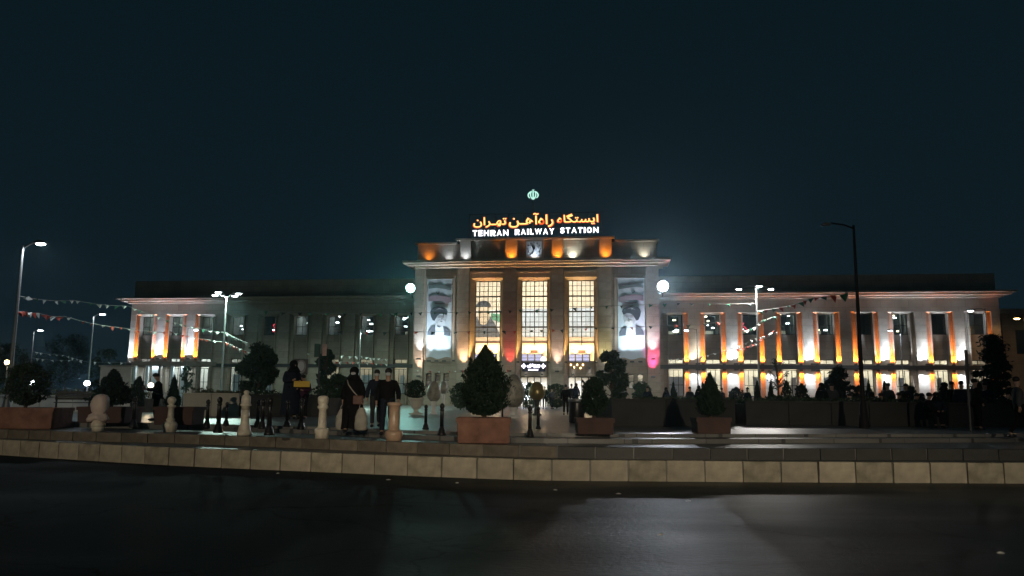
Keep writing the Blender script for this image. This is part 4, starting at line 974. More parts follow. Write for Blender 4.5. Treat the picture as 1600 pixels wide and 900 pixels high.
def cone_pts(h, w, n, seed, kind='cone'):
    rd = random.Random(seed); f = lump(seed); out = []
    for _ in range(n):
        t = rd.random(); a = rd.uniform(0, 2*PI)
        if kind == 'cone': prof = (1-t)**.75*min(1, (t+.03)*7)**.5
        elif kind == 'spire': prof = min(1, (t+.02)*5)**.5*(1-.28*t)*(1 if t < .55 else max(0, (1-t)/.45)**.8)
        elif kind == 'egg': prof = math.sqrt(max(0, 1-(2*t-1)**2))*(1.12-.45*t)
        elif kind == 'ball': prof = math.sqrt(max(0, 1-(2*t-1)**2))
        elif kind == 'column': prof = min(1, t*8)**.5*(1-max(0, t-.75)/.25)**.6 if t > .0 else .3
        r = prof*w/2*f(a, t)*(rd.random()**.28)*(1+(rd.uniform(.05, .30) if rd.random() < .12 else 0))
        out.append((r*math.cos(a), r*math.sin(a), t*h))
    base = [p for p in out if p[0]**2+p[1]**2 > (w*.2)**2]       # sprays that stick out of the outline
    for _ in range(70):
        x, y, z = rd.choice(base); d = Vector((x, y, .25*w+rd.uniform(-.1, .35)*w)).normalized()*rd.uniform(.05, .13)*w
        for _k in range(n//260): q = rd.random(); out.append((x+d.x*q+rd.gauss(0, .010), y+d.y*q+rd.gauss(0, .010), z+d.z*q+rd.gauss(0, .010)))
    return out
_tm = {}
def shrub(px, D, ztop_py, w_px, label, kind='cone', zb=Z4, cat='bush', name='cone_bush', group=None, m='leaf2', n=2600, size=.055, stem=.12):
    b = at_y(px, 600, D); top = at_y(px, ztop_py, D).z; w = w_px*D/FPX; h = top-zb
    r = empty(name, (b.x, b.y, zb), random.uniform(0, 6), label=label, cat=cat, group=group)
    k = kind+m+str(n)+str(random.randint(0, 2))
    if k not in _tm: _tm[k] = leafcloud(cone_pts(1, 1, n, len(_tm)+3, kind), .045*(2600/n)**.36, len(_tm), M[m], 'crown', None, 1.5 if m == 'leaf2' else 1.0)
    cr = link('crown', _tm[k], r, (0, 0, stem)); cr.scale = (w, w, h-stem)
    MB().tube([(0, 0, -.02), (0, 0, stem), (0, 0, h*.5)], [.05, .045, .02], 7).build('trunk', M['bark'], r)
    return r
def planter(pxl, pxr, pyt, pyb, zb, label, m='terracotta', dep=None, ang=0, group='terracotta planter boxes', plant=None):
    b0 = at_z(pxl, pyb, zb); b1 = at_z(pxr, pyb, zb); D = (b0.y+b1.y)/2; w = abs(at_y(pxr, pyb, D).x-at_y(pxl, pyb, D).x); t = at_y((pxl+pxr)/2, pyt, D).z-zb
    if dep is None: dep = w*.8
    cx = (at_y(pxl, pyb, D).x+at_y(pxr, pyb, D).x)/2
    r = empty('planter', (cx, D+dep/2, zb), ang, label=label, cat='planter', group=group)
    a, b = w/2, dep/2; th = .06; tp = .03
    mb = MB()
    o = [(-a, -b), (a, -b), (a, b), (-a, b)]; i = [(-a+th, -b+th), (a-th, -b+th), (a-th, b-th), (-a+th, b-th)]; lo = [(x*(1-tp), y*(1-tp)) for x, y in o]
    vs = [(x, y, 0) for x, y in lo]+[(x, y, t) for x, y in o]+[(x, y, t) for x, y in i]+[(x, y, t*.5) for x, y in i]
    fs = [(0, 3, 2, 1)]+[(k, (k+1) % 4, (k+1) % 4+4, k+4) for k in range(4)]+[(k+4, (k+1) % 4+4, (k+1) % 4+8, k+8) for k in range(4)]+[(k+8, (k+1) % 4+8, (k+1) % 4+12, k+12) for k in range(4)]
    mb.add(vs, fs); mb.build('box', M[m], r, bevel=.012)
    MB().box(-a+th, a-th, -b+th, b-th, t*.6, t-.04).build('soil', M['soil'], r)
    rim = MB(); e = .02
    for x0, x1, y0, y1 in ((-a-e, a+e, -b-e, -b+.001-.002), (-a-e, a+e, b+.001, b+e), (-a-e, -a-.001, -b, b), (a+.001, a+e, -b, b)): rim.box(x0, x1, y0, y1, t-.085, t+.006)
    rim.build('rim', M[m], r)
    return (cx, D+dep/2, zb+t-.05, D)
def cxshrub(P_, ztop_py, w_px, label, **k):
    cx, y, z, D = P_; px = 800+FPX*0
    # find the pixel column of cx at depth y
    lo, hi = -400, 2000
    for _ in range(40):
        mid = (lo+hi)/2
        if at_y(mid, 600, y).x < cx: lo = mid
        else: hi = mid
    return shrub(lo, y, ztop_py, w_px, label, zb=z, **k)
p1 = planter(-46, 72, 637.5, 670, Z2, 'big terracotta planter box at the left edge of the lower step', ang=.12, dep=1.3)
cxshrub(p1, 568, 60, 'large round dark bush filling the leftmost planter', kind='ball', name='round_bush', m='leaf', n=5000, cat='bush')
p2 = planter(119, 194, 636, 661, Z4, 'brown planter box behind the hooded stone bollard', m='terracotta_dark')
cxshrub(p2, 578, 62, 'dark cone bush behind the hooded stone bollard', kind='cone', n=4500)
p3 = planter(713.5, 797, 653.5, 693, Z2+.002, 'wide terracotta planter box at the front edge of the steps, centre', dep=.95)
cxshrub(p3, 541, 72, 'large dark conifer in the central terracotta planter', kind='spire', n=16000, name='conifer_bush', m='leaf2')
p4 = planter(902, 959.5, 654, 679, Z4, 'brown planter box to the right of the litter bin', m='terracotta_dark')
cxshrub(p4, 590, 43, 'dark cone bush in the planter right of the litter bin', kind='egg', n=4500)
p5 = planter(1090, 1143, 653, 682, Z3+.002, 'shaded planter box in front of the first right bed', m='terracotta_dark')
cxshrub(p5, 584, 46, 'dark pointed conifer in the shaded planter of the right side', kind='cone', n=6000)
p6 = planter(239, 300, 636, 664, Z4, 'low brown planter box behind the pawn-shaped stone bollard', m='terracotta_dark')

# raised beds: wall panels, soil, hedge
def bed(pts, z_top, label, m, hedge_h, group, seed, hedge_m='hedge', dens=260, panel=1.35, dep=3.5):
    Pn = [at_z(px, py, Z4) for px, py in pts]
    r = empty('planting_bed', Pn[0], 0, label=label, cat='planting bed', group=group); base = Pn[0]
    for a, b in zip(Pn, Pn[1:]):
        L = (b-a).length; n = max(1, round(L/panel)); an = math.atan2(b.y-a.y, b.x-a.x); w = L/n
        me = MB().box(.008, w-.008, 0, .12, 0, z_top).mesh('wall_panel', M[m], bevel=.01)
        cp = MB().box(-.0, w-.006, -.04, .16, z_top+.002, z_top+.06).mesh('coping', M[m])
        for i in range(n):
            q = a.lerp(b, i/n)-base; link('wall_panel', me, r, (q.x, q.y, 0), an); link('coping', cp, r, (q.x, q.y, 0), an)
    poly = [(p-base).to_2d() for p in Pn]; poly = [(p.x, p.y+.13) for p in poly]; bk = [(x, y+dep) for x, y in reversed(poly)]
    MB().prism(poly+bk, -.0, z_top-.05).build('soil', M['soil'], r)
    rd = random.Random(seed); pp = []
    for a, b in zip(poly, poly[1:]):
        L = math.hypot(b[0]-a[0], b[1]-a[1])
        for _ in range(int(L*dens)):
            t = rd.random(); y = rd.uniform(.15, dep*.6); hh = hedge_h*(.75+.25*math.sin(t*L*1.7+seed)+.15*math.sin(t*L*5.1))
            pp.append((a[0]+(b[0]-a[0])*t, a[1]+(b[1]-a[1])*t+y, z_top-.05+rd.random()**.7*hh))
    if pp: tag(leafcloud(pp, .07, seed, M[hedge_m], 'hedge', r), kind='stuff')
    return r
bed([(-60, 644), (60, 644.5), (212, 645)], .66, 'long pale-walled planting bed behind the bench', 'bedwall', .38, 'raised planting beds', 1)
bed([(284, 650), (373, 650.5)], .80, 'pale-walled planting bed behind the pawn-shaped bollard', 'bedwall', .3, 'raised planting beds', 2, dep=3)
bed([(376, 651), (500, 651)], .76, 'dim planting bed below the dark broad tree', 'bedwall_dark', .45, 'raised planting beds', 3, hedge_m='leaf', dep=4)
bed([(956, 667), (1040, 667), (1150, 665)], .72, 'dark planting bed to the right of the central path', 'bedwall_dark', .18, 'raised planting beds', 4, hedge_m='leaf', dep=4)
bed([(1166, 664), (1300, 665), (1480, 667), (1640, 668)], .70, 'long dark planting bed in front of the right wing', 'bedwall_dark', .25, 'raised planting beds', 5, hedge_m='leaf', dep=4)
# small beds far back, near the doors
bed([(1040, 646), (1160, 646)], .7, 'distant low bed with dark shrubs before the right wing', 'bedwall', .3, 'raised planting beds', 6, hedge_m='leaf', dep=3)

# trees
def tree(px, D, top_py, bot_py, w_px, label, kind='broad', seed=1, n=5600, m='leaf', zb=Z4, name='broadleaf_tree', size=.11, group=None):
    b = at_y(px, 600, D); top = at_y(px, top_py, D).z; bot = at_y(px, bot_py, D).z; w = w_px*D/FPX; h = top-zb
    r = empty(name, (b.x, b.y, zb), 0, label=label, cat='tree', group=group); rd = random.Random(seed)
    ch = top-bot; cz = bot-zb
    limbs = MB(); limbs.tube([(0, 0, -.05), (.03, 0, max(cz, .4)*.6), (rd.uniform(-.1, .1), 0, cz+ch*.3), (rd.uniform(-.15, .15), 0, cz+ch*.85)], [.05*h**.5, .04*h**.5, .03*h**.5, .01], 8)
    pts = []
    if kind == 'broad':
        for k_ in range(26):
            a = rd.uniform(0, 2*PI); t = rd.random(); rr = w/2*math.sqrt(max(.05, 1-(1.7*t-.75)**2))*rd.uniform(.35, .85)
            c = Vector((rr*math.cos(a), rr*math.sin(a), cz+ch*(.06+.9*t))); s = w*rd.uniform(.07, .17)
            limbs.tube([(0, 0, cz+ch*t*.45), tuple(c*.6+Vector((0, 0, c.z*.35))), tuple(c)], [.03, .02, .008], 5)
            for _ in range(n//26):
                d = Vector((rd.gauss(0, 1), rd.gauss(0, 1), rd.gauss(0, .8))).normalized()*s*rd.random()**.4; pts.append(tuple(c+d))
    else:       # cedar: drooping layered branches
        for k_ in range(34):
            t = (k_+rd.random())/34; a = rd.uniform(0, 2*PI); L = w/2*(1.05-t)**.8*rd.uniform(.7, 1.1); z0 = cz+ch*t
            e = Vector((L*math.cos(a), L*math.sin(a), z0+L*.10*rd.uniform(-1, 1))); st = Vector((0, 0, z0))
            limbs.tube([tuple(st), tuple(e)], [.025, .006], 5)
            for _ in range(n//34):
                q = rd.random()**.7; p = st.lerp(e, q); pts.append((p.x+rd.gauss(0, .08*w*(1.1-q)), p.y+rd.gauss(0, .08*w*(1.1-q)), p.z+rd.gauss(0, .02*w)-.03))
    limbs.build('trunk', M['bark'], r)
    leafcloud(pts, size, seed, M[m], 'crown', r, 1.2 if kind == 'broad' else 1.7)
    return r
tree(404, 36, 541, 613, 70, 'broad dark tree standing in the bed left of the people', seed=3)
tree(956, 44, 551, 624, 60, 'dark tree in front of the right banner', seed=11, n=7000)
tree(1310, 34, 574, 622, 66, 'spreading dark cedar before the middle of the right wing', kind='cedar', seed=5, m='leaf2', name='cedar_tree', size=.06)
tree(1556, 30, 524, 640, 96, 'tall loose cedar at the right end of the station', kind='cedar', seed=6, n=14000, m='leaf2', name='cedar_tree', size=.06)
tree(527, 40, 590, 640, 66, 'low dark bushy tree behind the walking women', seed=7, n=7000)
tree(508, 45, 545, 600, 34, 'slim dark tree beside the street sign', seed=8, n=4000)
tree(291, 46, 570, 612, 26, 'sparse small tree in front of the lit porch', seed=9, n=900, size=.07)
tree(1215, 42, 560, 610, 40, 'bare thin tree with a few leaves before a white lit pier', seed=10, n=500, size=.05)
tree(20, 90, 540, 612, 90, 'dim tree mass far off at the left edge', seed=21, group='dark far trees left of the station')
tree(100, 95, 528, 612, 110, 'dim broad tree far behind the garden lamps', seed=22, group='dark far trees left of the station')
tree(165, 88, 548, 612, 60, 'dim tree just left of the station annex', seed=23, group='dark far trees left of the station')
tree(1005, 60, 600, 626, 40, 'small dark tree low beside the pink-lit corner', seed=24, n=3000)
for px, D, top, w, lb, kd in ((217, 30, 590, 17, 'slim dark cypress left of the man in black', 'column'), (272, 30, 588, 26, 'dark cypress right of the man in black', 'cone'),
        (1183, 29, 596, 17, 'first slim cypress beside the three-headed lamp', 'cone'), (1204, 29, 597, 17, 'second slim cypress right of the three-headed lamp', 'cone'), (1229, 29, 597, 15, 'narrow rounded cypress left of the spreading cedar', 'column'),
        (1252, 30, 601, 22, 'squat round bush before a white lit pier', 'ball'), (1357, 29, 594, 17, 'pointed cypress just right of the tall unlit post', 'cone'), (1382, 29, 597, 20, 'pointed cypress before the strongly lit white pier', 'cone'),
        (1341, 31, 604, 20, 'rounded bush left of the tall unlit post', 'ball'), (1421, 30, 604, 22, 'rounded bush behind the seated crowd', 'ball'),
        (1150, 44, 606, 22, 'round bush in the distant bed before the right wing', 'ball'), (1052, 46, 598, 16, 'small cone bush at the foot of the right wing', 'cone')):
    shrub(px, D, top, w, lb, kind=kd, n=2200, group='clipped evergreens in the beds')
for px, D, top, w, lb in ((735, 58, 603, 40, 'dark bushy mass at the foot of the left banner pier'), (870, 62, 600, 36, 'low dark shrubs right of the golden egg'), (720, 50, 598, 30, 'dark shrub left of the central conifer')):
    shrub(px, D, top, w, lb, kind='ball', n=3000, m='leaf', name='round_bush')

# ================================================================== BOLLARDS
def white_piece(px, pyt, pyb, prof, label, m='marble', wpx=None):
    b = at_z(px, pyb, Z2); h = at_y(px, pyt, b.y).z-Z2
    r = empty('stone_bollard', b, random.uniform(0, 3), label=label, cat='bollard', group='pale stone bollards along the steps')
    k = h/prof[-1][1]
    cut = max(2, len(prof)//3)
    MB().lathe([(q*1.0, z*k) for q, z in prof[:cut+1]], n=20).build('base', M[m], r, smooth=False)
    MB().lathe([(q*1.0, z*k) for q, z in prof[cut:]], n=20).build('shaft', M[m], r)
    for c in r.children:
        for p in c.data.polygons: p.use_smooth = len(p.vertices) == 4
    return r, h
pawn = [(.15,0),(.15,.10),(.17,.14),(.175,.22),(.14,.30),(.10,.31),(.11,.34),(.11,.38),(.078,.40),(.068,.72),(.10,.73),(.105,.77),(.065,.79),(.062,.81),(.09,.85),(.105,.91),(.10,.97),(.07,1.01),(.02,1.035)]
bish = [(.17,0),(.17,.08),(.155,.12),(.135,.24),(.105,.30),(.10,.50),(.10,.70),(.095,.80),(.125,.81),(.125,.86),(.105,.88),(.11,.95),(.105,1.06),(.075,1.11),(.045,1.13),(.065,1.17),(.06,1.22),(.02,1.25)]
rook = [(.15,0),(.15,.12),(.165,.17),(.16,.24),(.115,.27),(.095,.30),(.082,.72),(.115,.76),(.12,.80),(.095,.84),(.115,.90),(.12,1.02),(.095,1.06),(.04,1.08)]
colm = [(.17,0),(.17,.10),(.19,.15),(.185,.25),(.14,.30),(.125,.34),(.115,.85),(.12,1.0),(.15,1.02),(.155,1.10),(.12,1.12),(.05,1.13)]
white_piece(265, 619.5, 675, pawn, 'pale stone bollard shaped like a chess pawn with a round head')
white_piece(381.5, 609.5, 680, bish, 'pale stone bollard with a small finial, third from the left')
white_piece(502.5, 618, 685, rook, 'pale stone bollard with a blunt capital, left of the walking women')
white_piece(615, 628, 688.5, colm, 'thick brownish stone bollard in front of the masked man', 'marble_brown')
r, h = white_piece(152.5, 655, 674, [(.13,0),(.14,.08),(.165,.13),(.17,.22),(.14,.28),(.12,.30),(.12,.36)], 'pale stone bollard with a bulky hooded top above a flared collar')
kx = 19.0/FPX
vs = []; fs = []; n = 22; prof = [(.12, .0, 0), (.34, -.02, 0), (.36, .06, 0), (.30, .16, 0), (.22, .22, 0), (.30, .30, .03), (.30, .45, .04), (.285, .60, .05), (.25, .70, .07), (.17, .78, .08), (.05, .81, .08)]
for j, (q, z, ox) in enumerate(prof):
    for i in range(n):
        a = 2*PI*i/n; f = 1+(.13*math.sin(a*5+j) if j < 4 else .05*math.sin(a*4+j*.7))+(.10 if (j > 5 and math.cos(a) < -.5) else 0)
        vs.append(((ox-.02+q*f*math.cos(a))*.70, q*f*.58*math.sin(a), z*.80+h-.02+(.03*math.sin(a*3) if j < 3 else 0)))
for j in range(len(prof)-1):
    for i in range(n): kk = (i+1) % n; fs.append((j*n+i, j*n+kk, (j+1)*n+kk, (j+1)*n+i))
fs.append(tuple(range(n-1, -1, -1))); fs.append(tuple(range((len(prof)-1)*n, len(prof)*n)))
r.rotation_euler.z = 0
o = MB().add(vs, fs).build('hood', mat('pale_carved_stone', (.72, .60, .54), .5, .12, 6, .2), r, smooth=True)
# black metal bollards
bk = [(.13,0),(.13,.05),(.11,.08),(.10,.15),(.075,.20),(.06,.26),(.055,.70),(.05,.72),(.07,.735),(.07,.76),(.05,.775),(.05,.79),(.068,.82),(.074,.86),(.066,.90),(.04,.93),(.01,.945)]
bmesh_ = None
for px, pyt, pyb, lb in ((340.5,620,676,'tall glossy black bollard, left neighbour of the finial-topped stone bollard'), (420,621,680,'glossy black bollard catching a bright streak, right of the finial-topped stone bollard'),
        (323,624,669,'matt black bollard, second row, farthest left of the pair near the bed'), (353,628,665,'small black bollard in the back row before the pale bed'),
        (402,624,668,'black bollard close behind the finial-topped stone bollard'), (409.5,623,670,'black bollard touching its twin right of the finial-topped stone bollard'), (448,625,667,'black bollard in the back row below the couple'),
        (470,622,671,'black bollard left of the blunt stone bollard'), (665,632,671,'smaller black bollard on the lit floor left of the central planter'), (690,630,680,'larger black bollard on the lit floor left of the central planter'),
        (785,634,658,'black bollard half hidden behind the central planter'), (828,634,683,'front black bollard right of the central planter'), (841,635,675,'rear black bollard right of the central planter'), (208,620,668,'slim black bollard below the left cypress')):
    z = Z4 if pyb < 672 else Z3
    b = at_z(px, pyb, z); h = at_y(px, pyt, b.y).z-z; k = h/.945
    r = empty('black_bollard', b, 0, label=lb, cat='bollard', group='black metal bollards')
    if bmesh_ is None:
        bmesh_ = (MB().lathe(bk[:6], n=14).mesh('base', M['black'], True), MB().lathe(bk[5:11], n=14).mesh('shaft', M['black'], True), MB().lathe(bk[10:], n=14).mesh('ball_cap', M['black'], True))
    for nm, me in zip(('base', 'shaft', 'ball_cap'), bmesh_): link(nm, me, r).scale = (k, k, k)

# ================================================================== EGGS ON STANDS
def egg(px, pyt, pyb, pystand, D, m, label, w_px):
    c = at_y(px, (pyt+pyb)/2, D); t = at_y(px, pyt, D).z; bt = at_y(px, pyb, D).z; w = w_px*D/FPX/2; h = t-bt
    r = empty('decorated_egg', (c.x, D, Z4), 0, label=label, cat='egg sculpture', group='giant painted eggs on the plaza')
    prof = []
    for i in range(15):
        a = -PI/2+PI*i/14; rr = math.cos(a)*(1-.16*math.sin(a)); prof.append((max(.003, w*rr), bt-Z4+h*(.5+.5*math.sin(a))))
    MB().lathe(prof, n=24).build('shell', M[m], r, smooth=True)
    s = bt-Z4+.04
    MB().lathe([(w*.55, 0), (w*.55, .06), (w*.34, .12), (w*.28, s*.6), (w*.42, s)], n=14).build('stand', M['white' if m != 'egg_gold' else 'darksteel'], r)
egg(802.5, 584, 638, 652, 31, 'egg', 'largest painted egg, with leaf pattern, right of the central conifer', 34)
egg(678, 595, 628, 640, 37, 'egg', 'pale painted egg left of the central conifer, the nearer of two', 22)
egg(693, 595, 616, 632, 46, 'egg', 'smaller pale egg partly behind another left of the conifer', 14)
egg(839, 596, 626, 640, 36, 'egg_gold', 'golden egg just right of the largest egg', 26)
# ================================================================== URN WITH SHRUB, BIN, BENCH, SIGNS
b = at_y(650, 640, 36); r = empty('stone_urn', (b.x, b.y, Z4), 0, label='footed stone urn standing left of the painted eggs', cat='urn')
MB().lathe([(.32, 0), (.34, .04), (.12, .12), (.10, .22), (.22, .34), (.30, .62), (.36, .68), (.36, .74)], n=16).build('bowl', M['bedwall'], r)
shrub(650, 36, 594, 27, 'clipped block shrub growing in the footed stone urn', kind='column', zb=Z4+.70, n=2600, stem=.05)
b = at_z(901, 661, Z4); h = at_y(901, 623, b.y).z-Z4
r = empty('litter_bin', b, 0, label='dark round litter bin with a pale rim beside the lit path', cat='bin')
MB().lathe([(.22, 0), (.25, .04), (.25, h-.12), (.24, h-.08)], n=18).build('body', M['black'], r, smooth=True); MB().lathe([(.27, h-.10), (.28, h-.07), (.27, h-.02), (.20, h)], n=18).build('rim', M['steel'], r)
def bench(pxl, pxr, pyb, label, zb=Z4, depth=.5):
    a = at_z(pxl, pyb, zb); c = at_z(pxr, pyb, zb); L = (c-a).length
    r = empty('park_bench', (a+c)/2, math.atan2(c.y-a.y, c.x-a.x), label=label, cat='bench', group='benches on the plaza')
    for i in range(4): MB().box(-L/2, L/2, .02+i*.12, .11+i*.12, .42, .455).build('seat_slat', M['wood'], r)
    for i in range(3):
        q = MB().box(-L/2, L/2, -.015, .02, 0, .09).build('back_slat', M['wood'], r, loc=(0, .50+.03*i, .55+i*.12)); q.rotation_euler.x = -.2
    for s in (-1, 1):
        x = s*(L/2-.08)
        MB().tube([(x, .02, 0), (x, .0, .25), (x, .05, .42), (x, .25, .44), (x, .46, .44), (x, .52, .6), (x, .6, .9)], .025, 6).tube([(x, .42, 0), (x, .46, .44)], .025, 6).build('leg', M['black'], r)
        MB().tube([(x, .02, .42), (x, -.02, .58), (x, .03, .68), (x, .2, .68), (x, .55, .66)], .02, 6).build('armrest', M['black'], r)
bench(82, 141, 646.5, 'dark slatted bench with curved arms before the pale bed wall')
bench(1000, 1062, 650, 'low dark bench far back on the right path', Z4)
def street_sign(px, pyt, pyb, D, label, panels, r0=.035, zb=Z4):
    t = at_y(px, pyt, D); r = empty('sign_post', (t.x, D, zb), 0, label=label, cat='sign'); H = t.z-zb
    MB().tube([(0, 0, 0), (0, 0, H)], r0, 8).build('pole', M['darksteel'], r)
    for x0, x1, y0, y1, m in panels:
        a, c = at_y(x0, y0, D), at_y(x1, y1, D)
        MB().box(a.x-t.x, c.x-t.x, -.06, -.04, c.z-zb, a.z-zb).build('panel', m, r, bevel=.004)
    return r
M['sign_pink'] = mat('faded_pink_panel', (.62, .40, .36), .6, .25, 5); M['sign_green'] = mat('dark_green_panel', (.02, .09, .07), .6, .1, 5)
street_sign(500, 538, 640, 34, 'dark post with a faded pink panel and a dark green panel beside it', [(504.5, 510.5, 538, 556, M['sign_pink']), (492, 499, 537, 558, M['sign_green'])])
street_sign(1508, 546.5, 681, 20.5, 'slim grey post with a narrow vertical panel near the standing group', [(1509.5, 1512, 547, 600, M['darksteel'])], .03, Z3)
b = at_y(471, 600, 30.5)
# framed picture board behind the couple
r = street_sign(472, 561, 640, 31, 'framed pale picture board behind the couple by the bed', [(461, 481, 561, 585, M['darksteel'])])
c0 = at_y(471, 573, 31); px0 = r.location
for q in (ell(0, 0, .20, .27), ell(0, .02, .13, .19)):
    m_ = M['pshade'] if q[0][0] > .15 else M['mask']
    MB().prismy([(x+c0.x-px0.x, z+c0.z-Z4) for x, z in q], -.075-(.01 if q[0][0] < .15 else 0), -.065).build('print', m_, r)

# ================================================================== PEOPLE
def skin_mesh(name, joints, edges, radii, m, lvl=1):
    me = bpy.data.meshes.new(name); names = list(joints); idx = {k: i for i, k in enumerate(names)}
    me.from_pydata([joints[k] for k in names], [(idx[a], idx[b]) for a, b in edges], []); me.update()
    o = bpy.data.objects.new(name, me); C.objects.link(o)
    sk = o.modifiers.new('skin', 'SKIN'); sk.use_smooth_shade = True
    for i, k in enumerate(names):
        q = radii[k]; q = q if isinstance(q, tuple) else (q, q); me.skin_vertices[0].data[i].radius = q
    me.skin_vertices[0].data[0].use_root = True
    sb = o.modifiers.new('sub', 'SUBSURF'); sb.levels = lvl; sb.render_levels = lvl
    dg = bpy.context.evaluated_depsgraph_get(); out = bpy.data.meshes.new_from_object(o.evaluated_get(dg)); out.name = name
    out.materials.clear(); out.materials.append(m)
    bpy.data.objects.remove(o); bpy.data.meshes.remove(me)
    out.polygons.foreach_set('use_smooth', [True]*len(out.polygons)); return out
def pose(kind):
    J = dict(pel=(0,0,.95), wai=(0,0,1.10), che=(0,-.01,1.30), nec=(0,0,1.47), hd1=(0,-.015,1.57), hd2=(0,-.01,1.66),
             hiR=(-.09,0,.90), knR=(-.10,-.03,.50), anR=(-.10,.0,.09), toR=(-.11,-.15,.03), hiL=(.09,0,.90), knL=(.10,-.03,.50), anL=(.10,.0,.09), toL=(.11,-.15,.03),
             shR=(-.175,0,1.375), elR=(-.25,.02,1.13), wrR=(-.27,-.06,.88), haR=(-.27,-.08,.80), shL=(.175,0,1.375), elL=(.25,.02,1.13), wrL=(.27,-.06,.88), haL=(.27,-.08,.80))
    if kind == 'walk':
        J.update(knR=(-.09,-.17,.52), anR=(-.09,-.26,.12), toR=(-.09,-.41,.08), knL=(.09,.02,.50), anL=(.09,.24,.16), toL=(.09,.14,.04), elR=(-.25,.08,1.14), wrR=(-.27,.08,.89), haR=(-.27,.08,.81), elL=(.25,-.04,1.13), wrL=(.27,-.18,.92), haL=(.27,-.22,.85))
    if kind == 'sit':
        for k in J: x, y, z = J[k]; J[k] = (x, y, z-.46)
        J.update(knR=(-.12,-.42,.50), anR=(-.12,-.44,.09), toR=(-.13,-.60,.03), knL=(.12,-.42,.50), anL=(.12,-.44,.09), toL=(.13,-.60,.03), hiR=(-.10,-.03,.49), hiL=(.10,-.03,.49), che=(0,-.06,.84), nec=(0,-.08,1.01), hd1=(0,-.12,1.10), hd2=(0,-.13,1.19),
                 shR=(-.18,-.06,.94), shL=(.18,-.06,.94), elR=(-.25,-.14,.68), wrR=(-.14,-.34,.60), haR=(-.09,-.40,.58), elL=(.25,-.14,.68), wrL=(.14,-.34,.60), haL=(.09,-.40,.58))
    if kind == 'phone':
        J.update(hd1=(0,-.05,1.56), hd2=(0,-.09,1.64), elR=(-.25,-.05,1.12), wrR=(-.10,-.30,1.16), haR=(-.05,-.36,1.20), elL=(.25,-.05,1.12), wrL=(.10,-.30,1.12), haL=(.05,-.36,1.15))
    return J
def hand_edges(J, R, E_, side):
    """palm and five bent fingers grown from the wrist"""
    w = Vector(J['wr'+side]); h = Vector(J['ha'+side]); d = (h-w).normalized(); ax = Vector((0, 1, 0)) if abs(d.y) < .8 else Vector((1, 0, 0)); sd = d.cross(ax).normalized(); ac = sd.cross(d)
    for i, (off, L) in enumerate(((-.028, .070), (-.009, .080), (.010, .076), (.028, .060))):
        a = h+ac*off; b = a+d*L*.5+sd*.008; c = b+d*L*.4+sd*.025
        k = 'f%d%s' % (i, side); J[k+'a'], J[k+'b'], J[k+'c'] = tuple(a+d*.01), tuple(b), tuple(c)
        R[k+'a'] = .011; R[k+'b'] = .009; R[k+'c'] = .008; E_ += [('ha'+side, k+'a'), (k+'a', k+'b'), (k+'b', k+'c')]
    t = w.lerp(h, .45)-ac*.045; J['t'+side] = tuple(t); J['t2'+side] = tuple(t+d*.05-ac*.01+sd*.01); R['t'+side] = .013; R['t2'+side] = .009
    E_ += [('wr'+side, 't'+side), ('t'+side, 't2'+side)]
BE = [('pel','wai'),('wai','che'),('che','nec'),('nec','hd1'),('hd1','hd2'),('pel','hiR'),('hiR','knR'),('knR','anR'),('anR','toR'),('pel','hiL'),('hiL','knL'),('knL','anL'),('anL','toL'),
      ('che','shR'),('shR','elR'),('elR','wrR'),('wrR','haR'),('che','shL'),('shL','elL'),('elL','wrL'),('wrL','haL')]
BR = dict(pel=(.12,.09), wai=(.10,.08), che=(.11,.07), nec=.05, hd1=.075, hd2=.085, hiR=.085, knR=.058, anR=.042, toR=.038, hiL=.085, knL=.058, anL=.042, toL=.038, shR=.045, elR=.038, wrR=.028, haR=(.036,.022), shL=.045, elL=.038, wrL=.028, haL=(.036,.022))
_cache = {}
def body_parts(kind, fingers):
    key = (kind, fingers)
    if key in _cache: return _cache[key]
    J = pose(kind); R = dict(BR); E_ = list(BE)
    if fingers:
        hand_edges(J, R, E_, 'R'); hand_edges(J, R, E_, 'L')
    body = skin_mesh('body', J, E_, R, M['skin'])
    tops = ['che','wai','pel','nec','shR','elR','wrR','shL','elL','wrL']; JT = {k: pose(kind)[k] for k in tops}
    RT = dict(che=(.19,.145), wai=(.185,.14), pel=(.19,.15), nec=.075, shR=.075, elR=.070, wrR=.055, shL=.075, elL=.070, wrL=.055)
    JT['hem'] = tuple(Vector(JT['pel'])+Vector((0, 0, -.20))) if kind != 'sit' else tuple(Vector(JT['pel'])+Vector((0, -.12, .03))); RT['hem'] = (.20, .155)
    jac = skin_mesh('jacket', JT, [('che','wai'),('wai','pel'),('pel','hem'),('che','nec'),('che','shR'),('shR','elR'),('elR','wrR'),('che','shL'),('shL','elL'),('elL','wrL')], RT, M['clothblack'])
    P2 = pose(kind); ks = ['pel','hiR','knR','anR','hiL','knL','anL']
    tr = skin_mesh('trousers', {k: P2[k] for k in ks}, [('pel','hiR'),('hiR','knR'),('knR','anR'),('pel','hiL'),('hiL','knL'),('knL','anL')], dict(pel=(.14,.11), hiR=.10, knR=.075, anR=.062, hiL=.10, knL=.075, anL=.062), M['denim'])
    sh = {s: MB().ball(tuple((Vector(P2['an'+s])+Vector(P2['to'+s]))/2+Vector((0, 0, -.02))), (.055, .13, .05), 10, 6).mesh('shoe', M['black'], True) for s in 'RL'}
    _cache[key] = (body, jac, tr, sh, P2); return _cache[key]
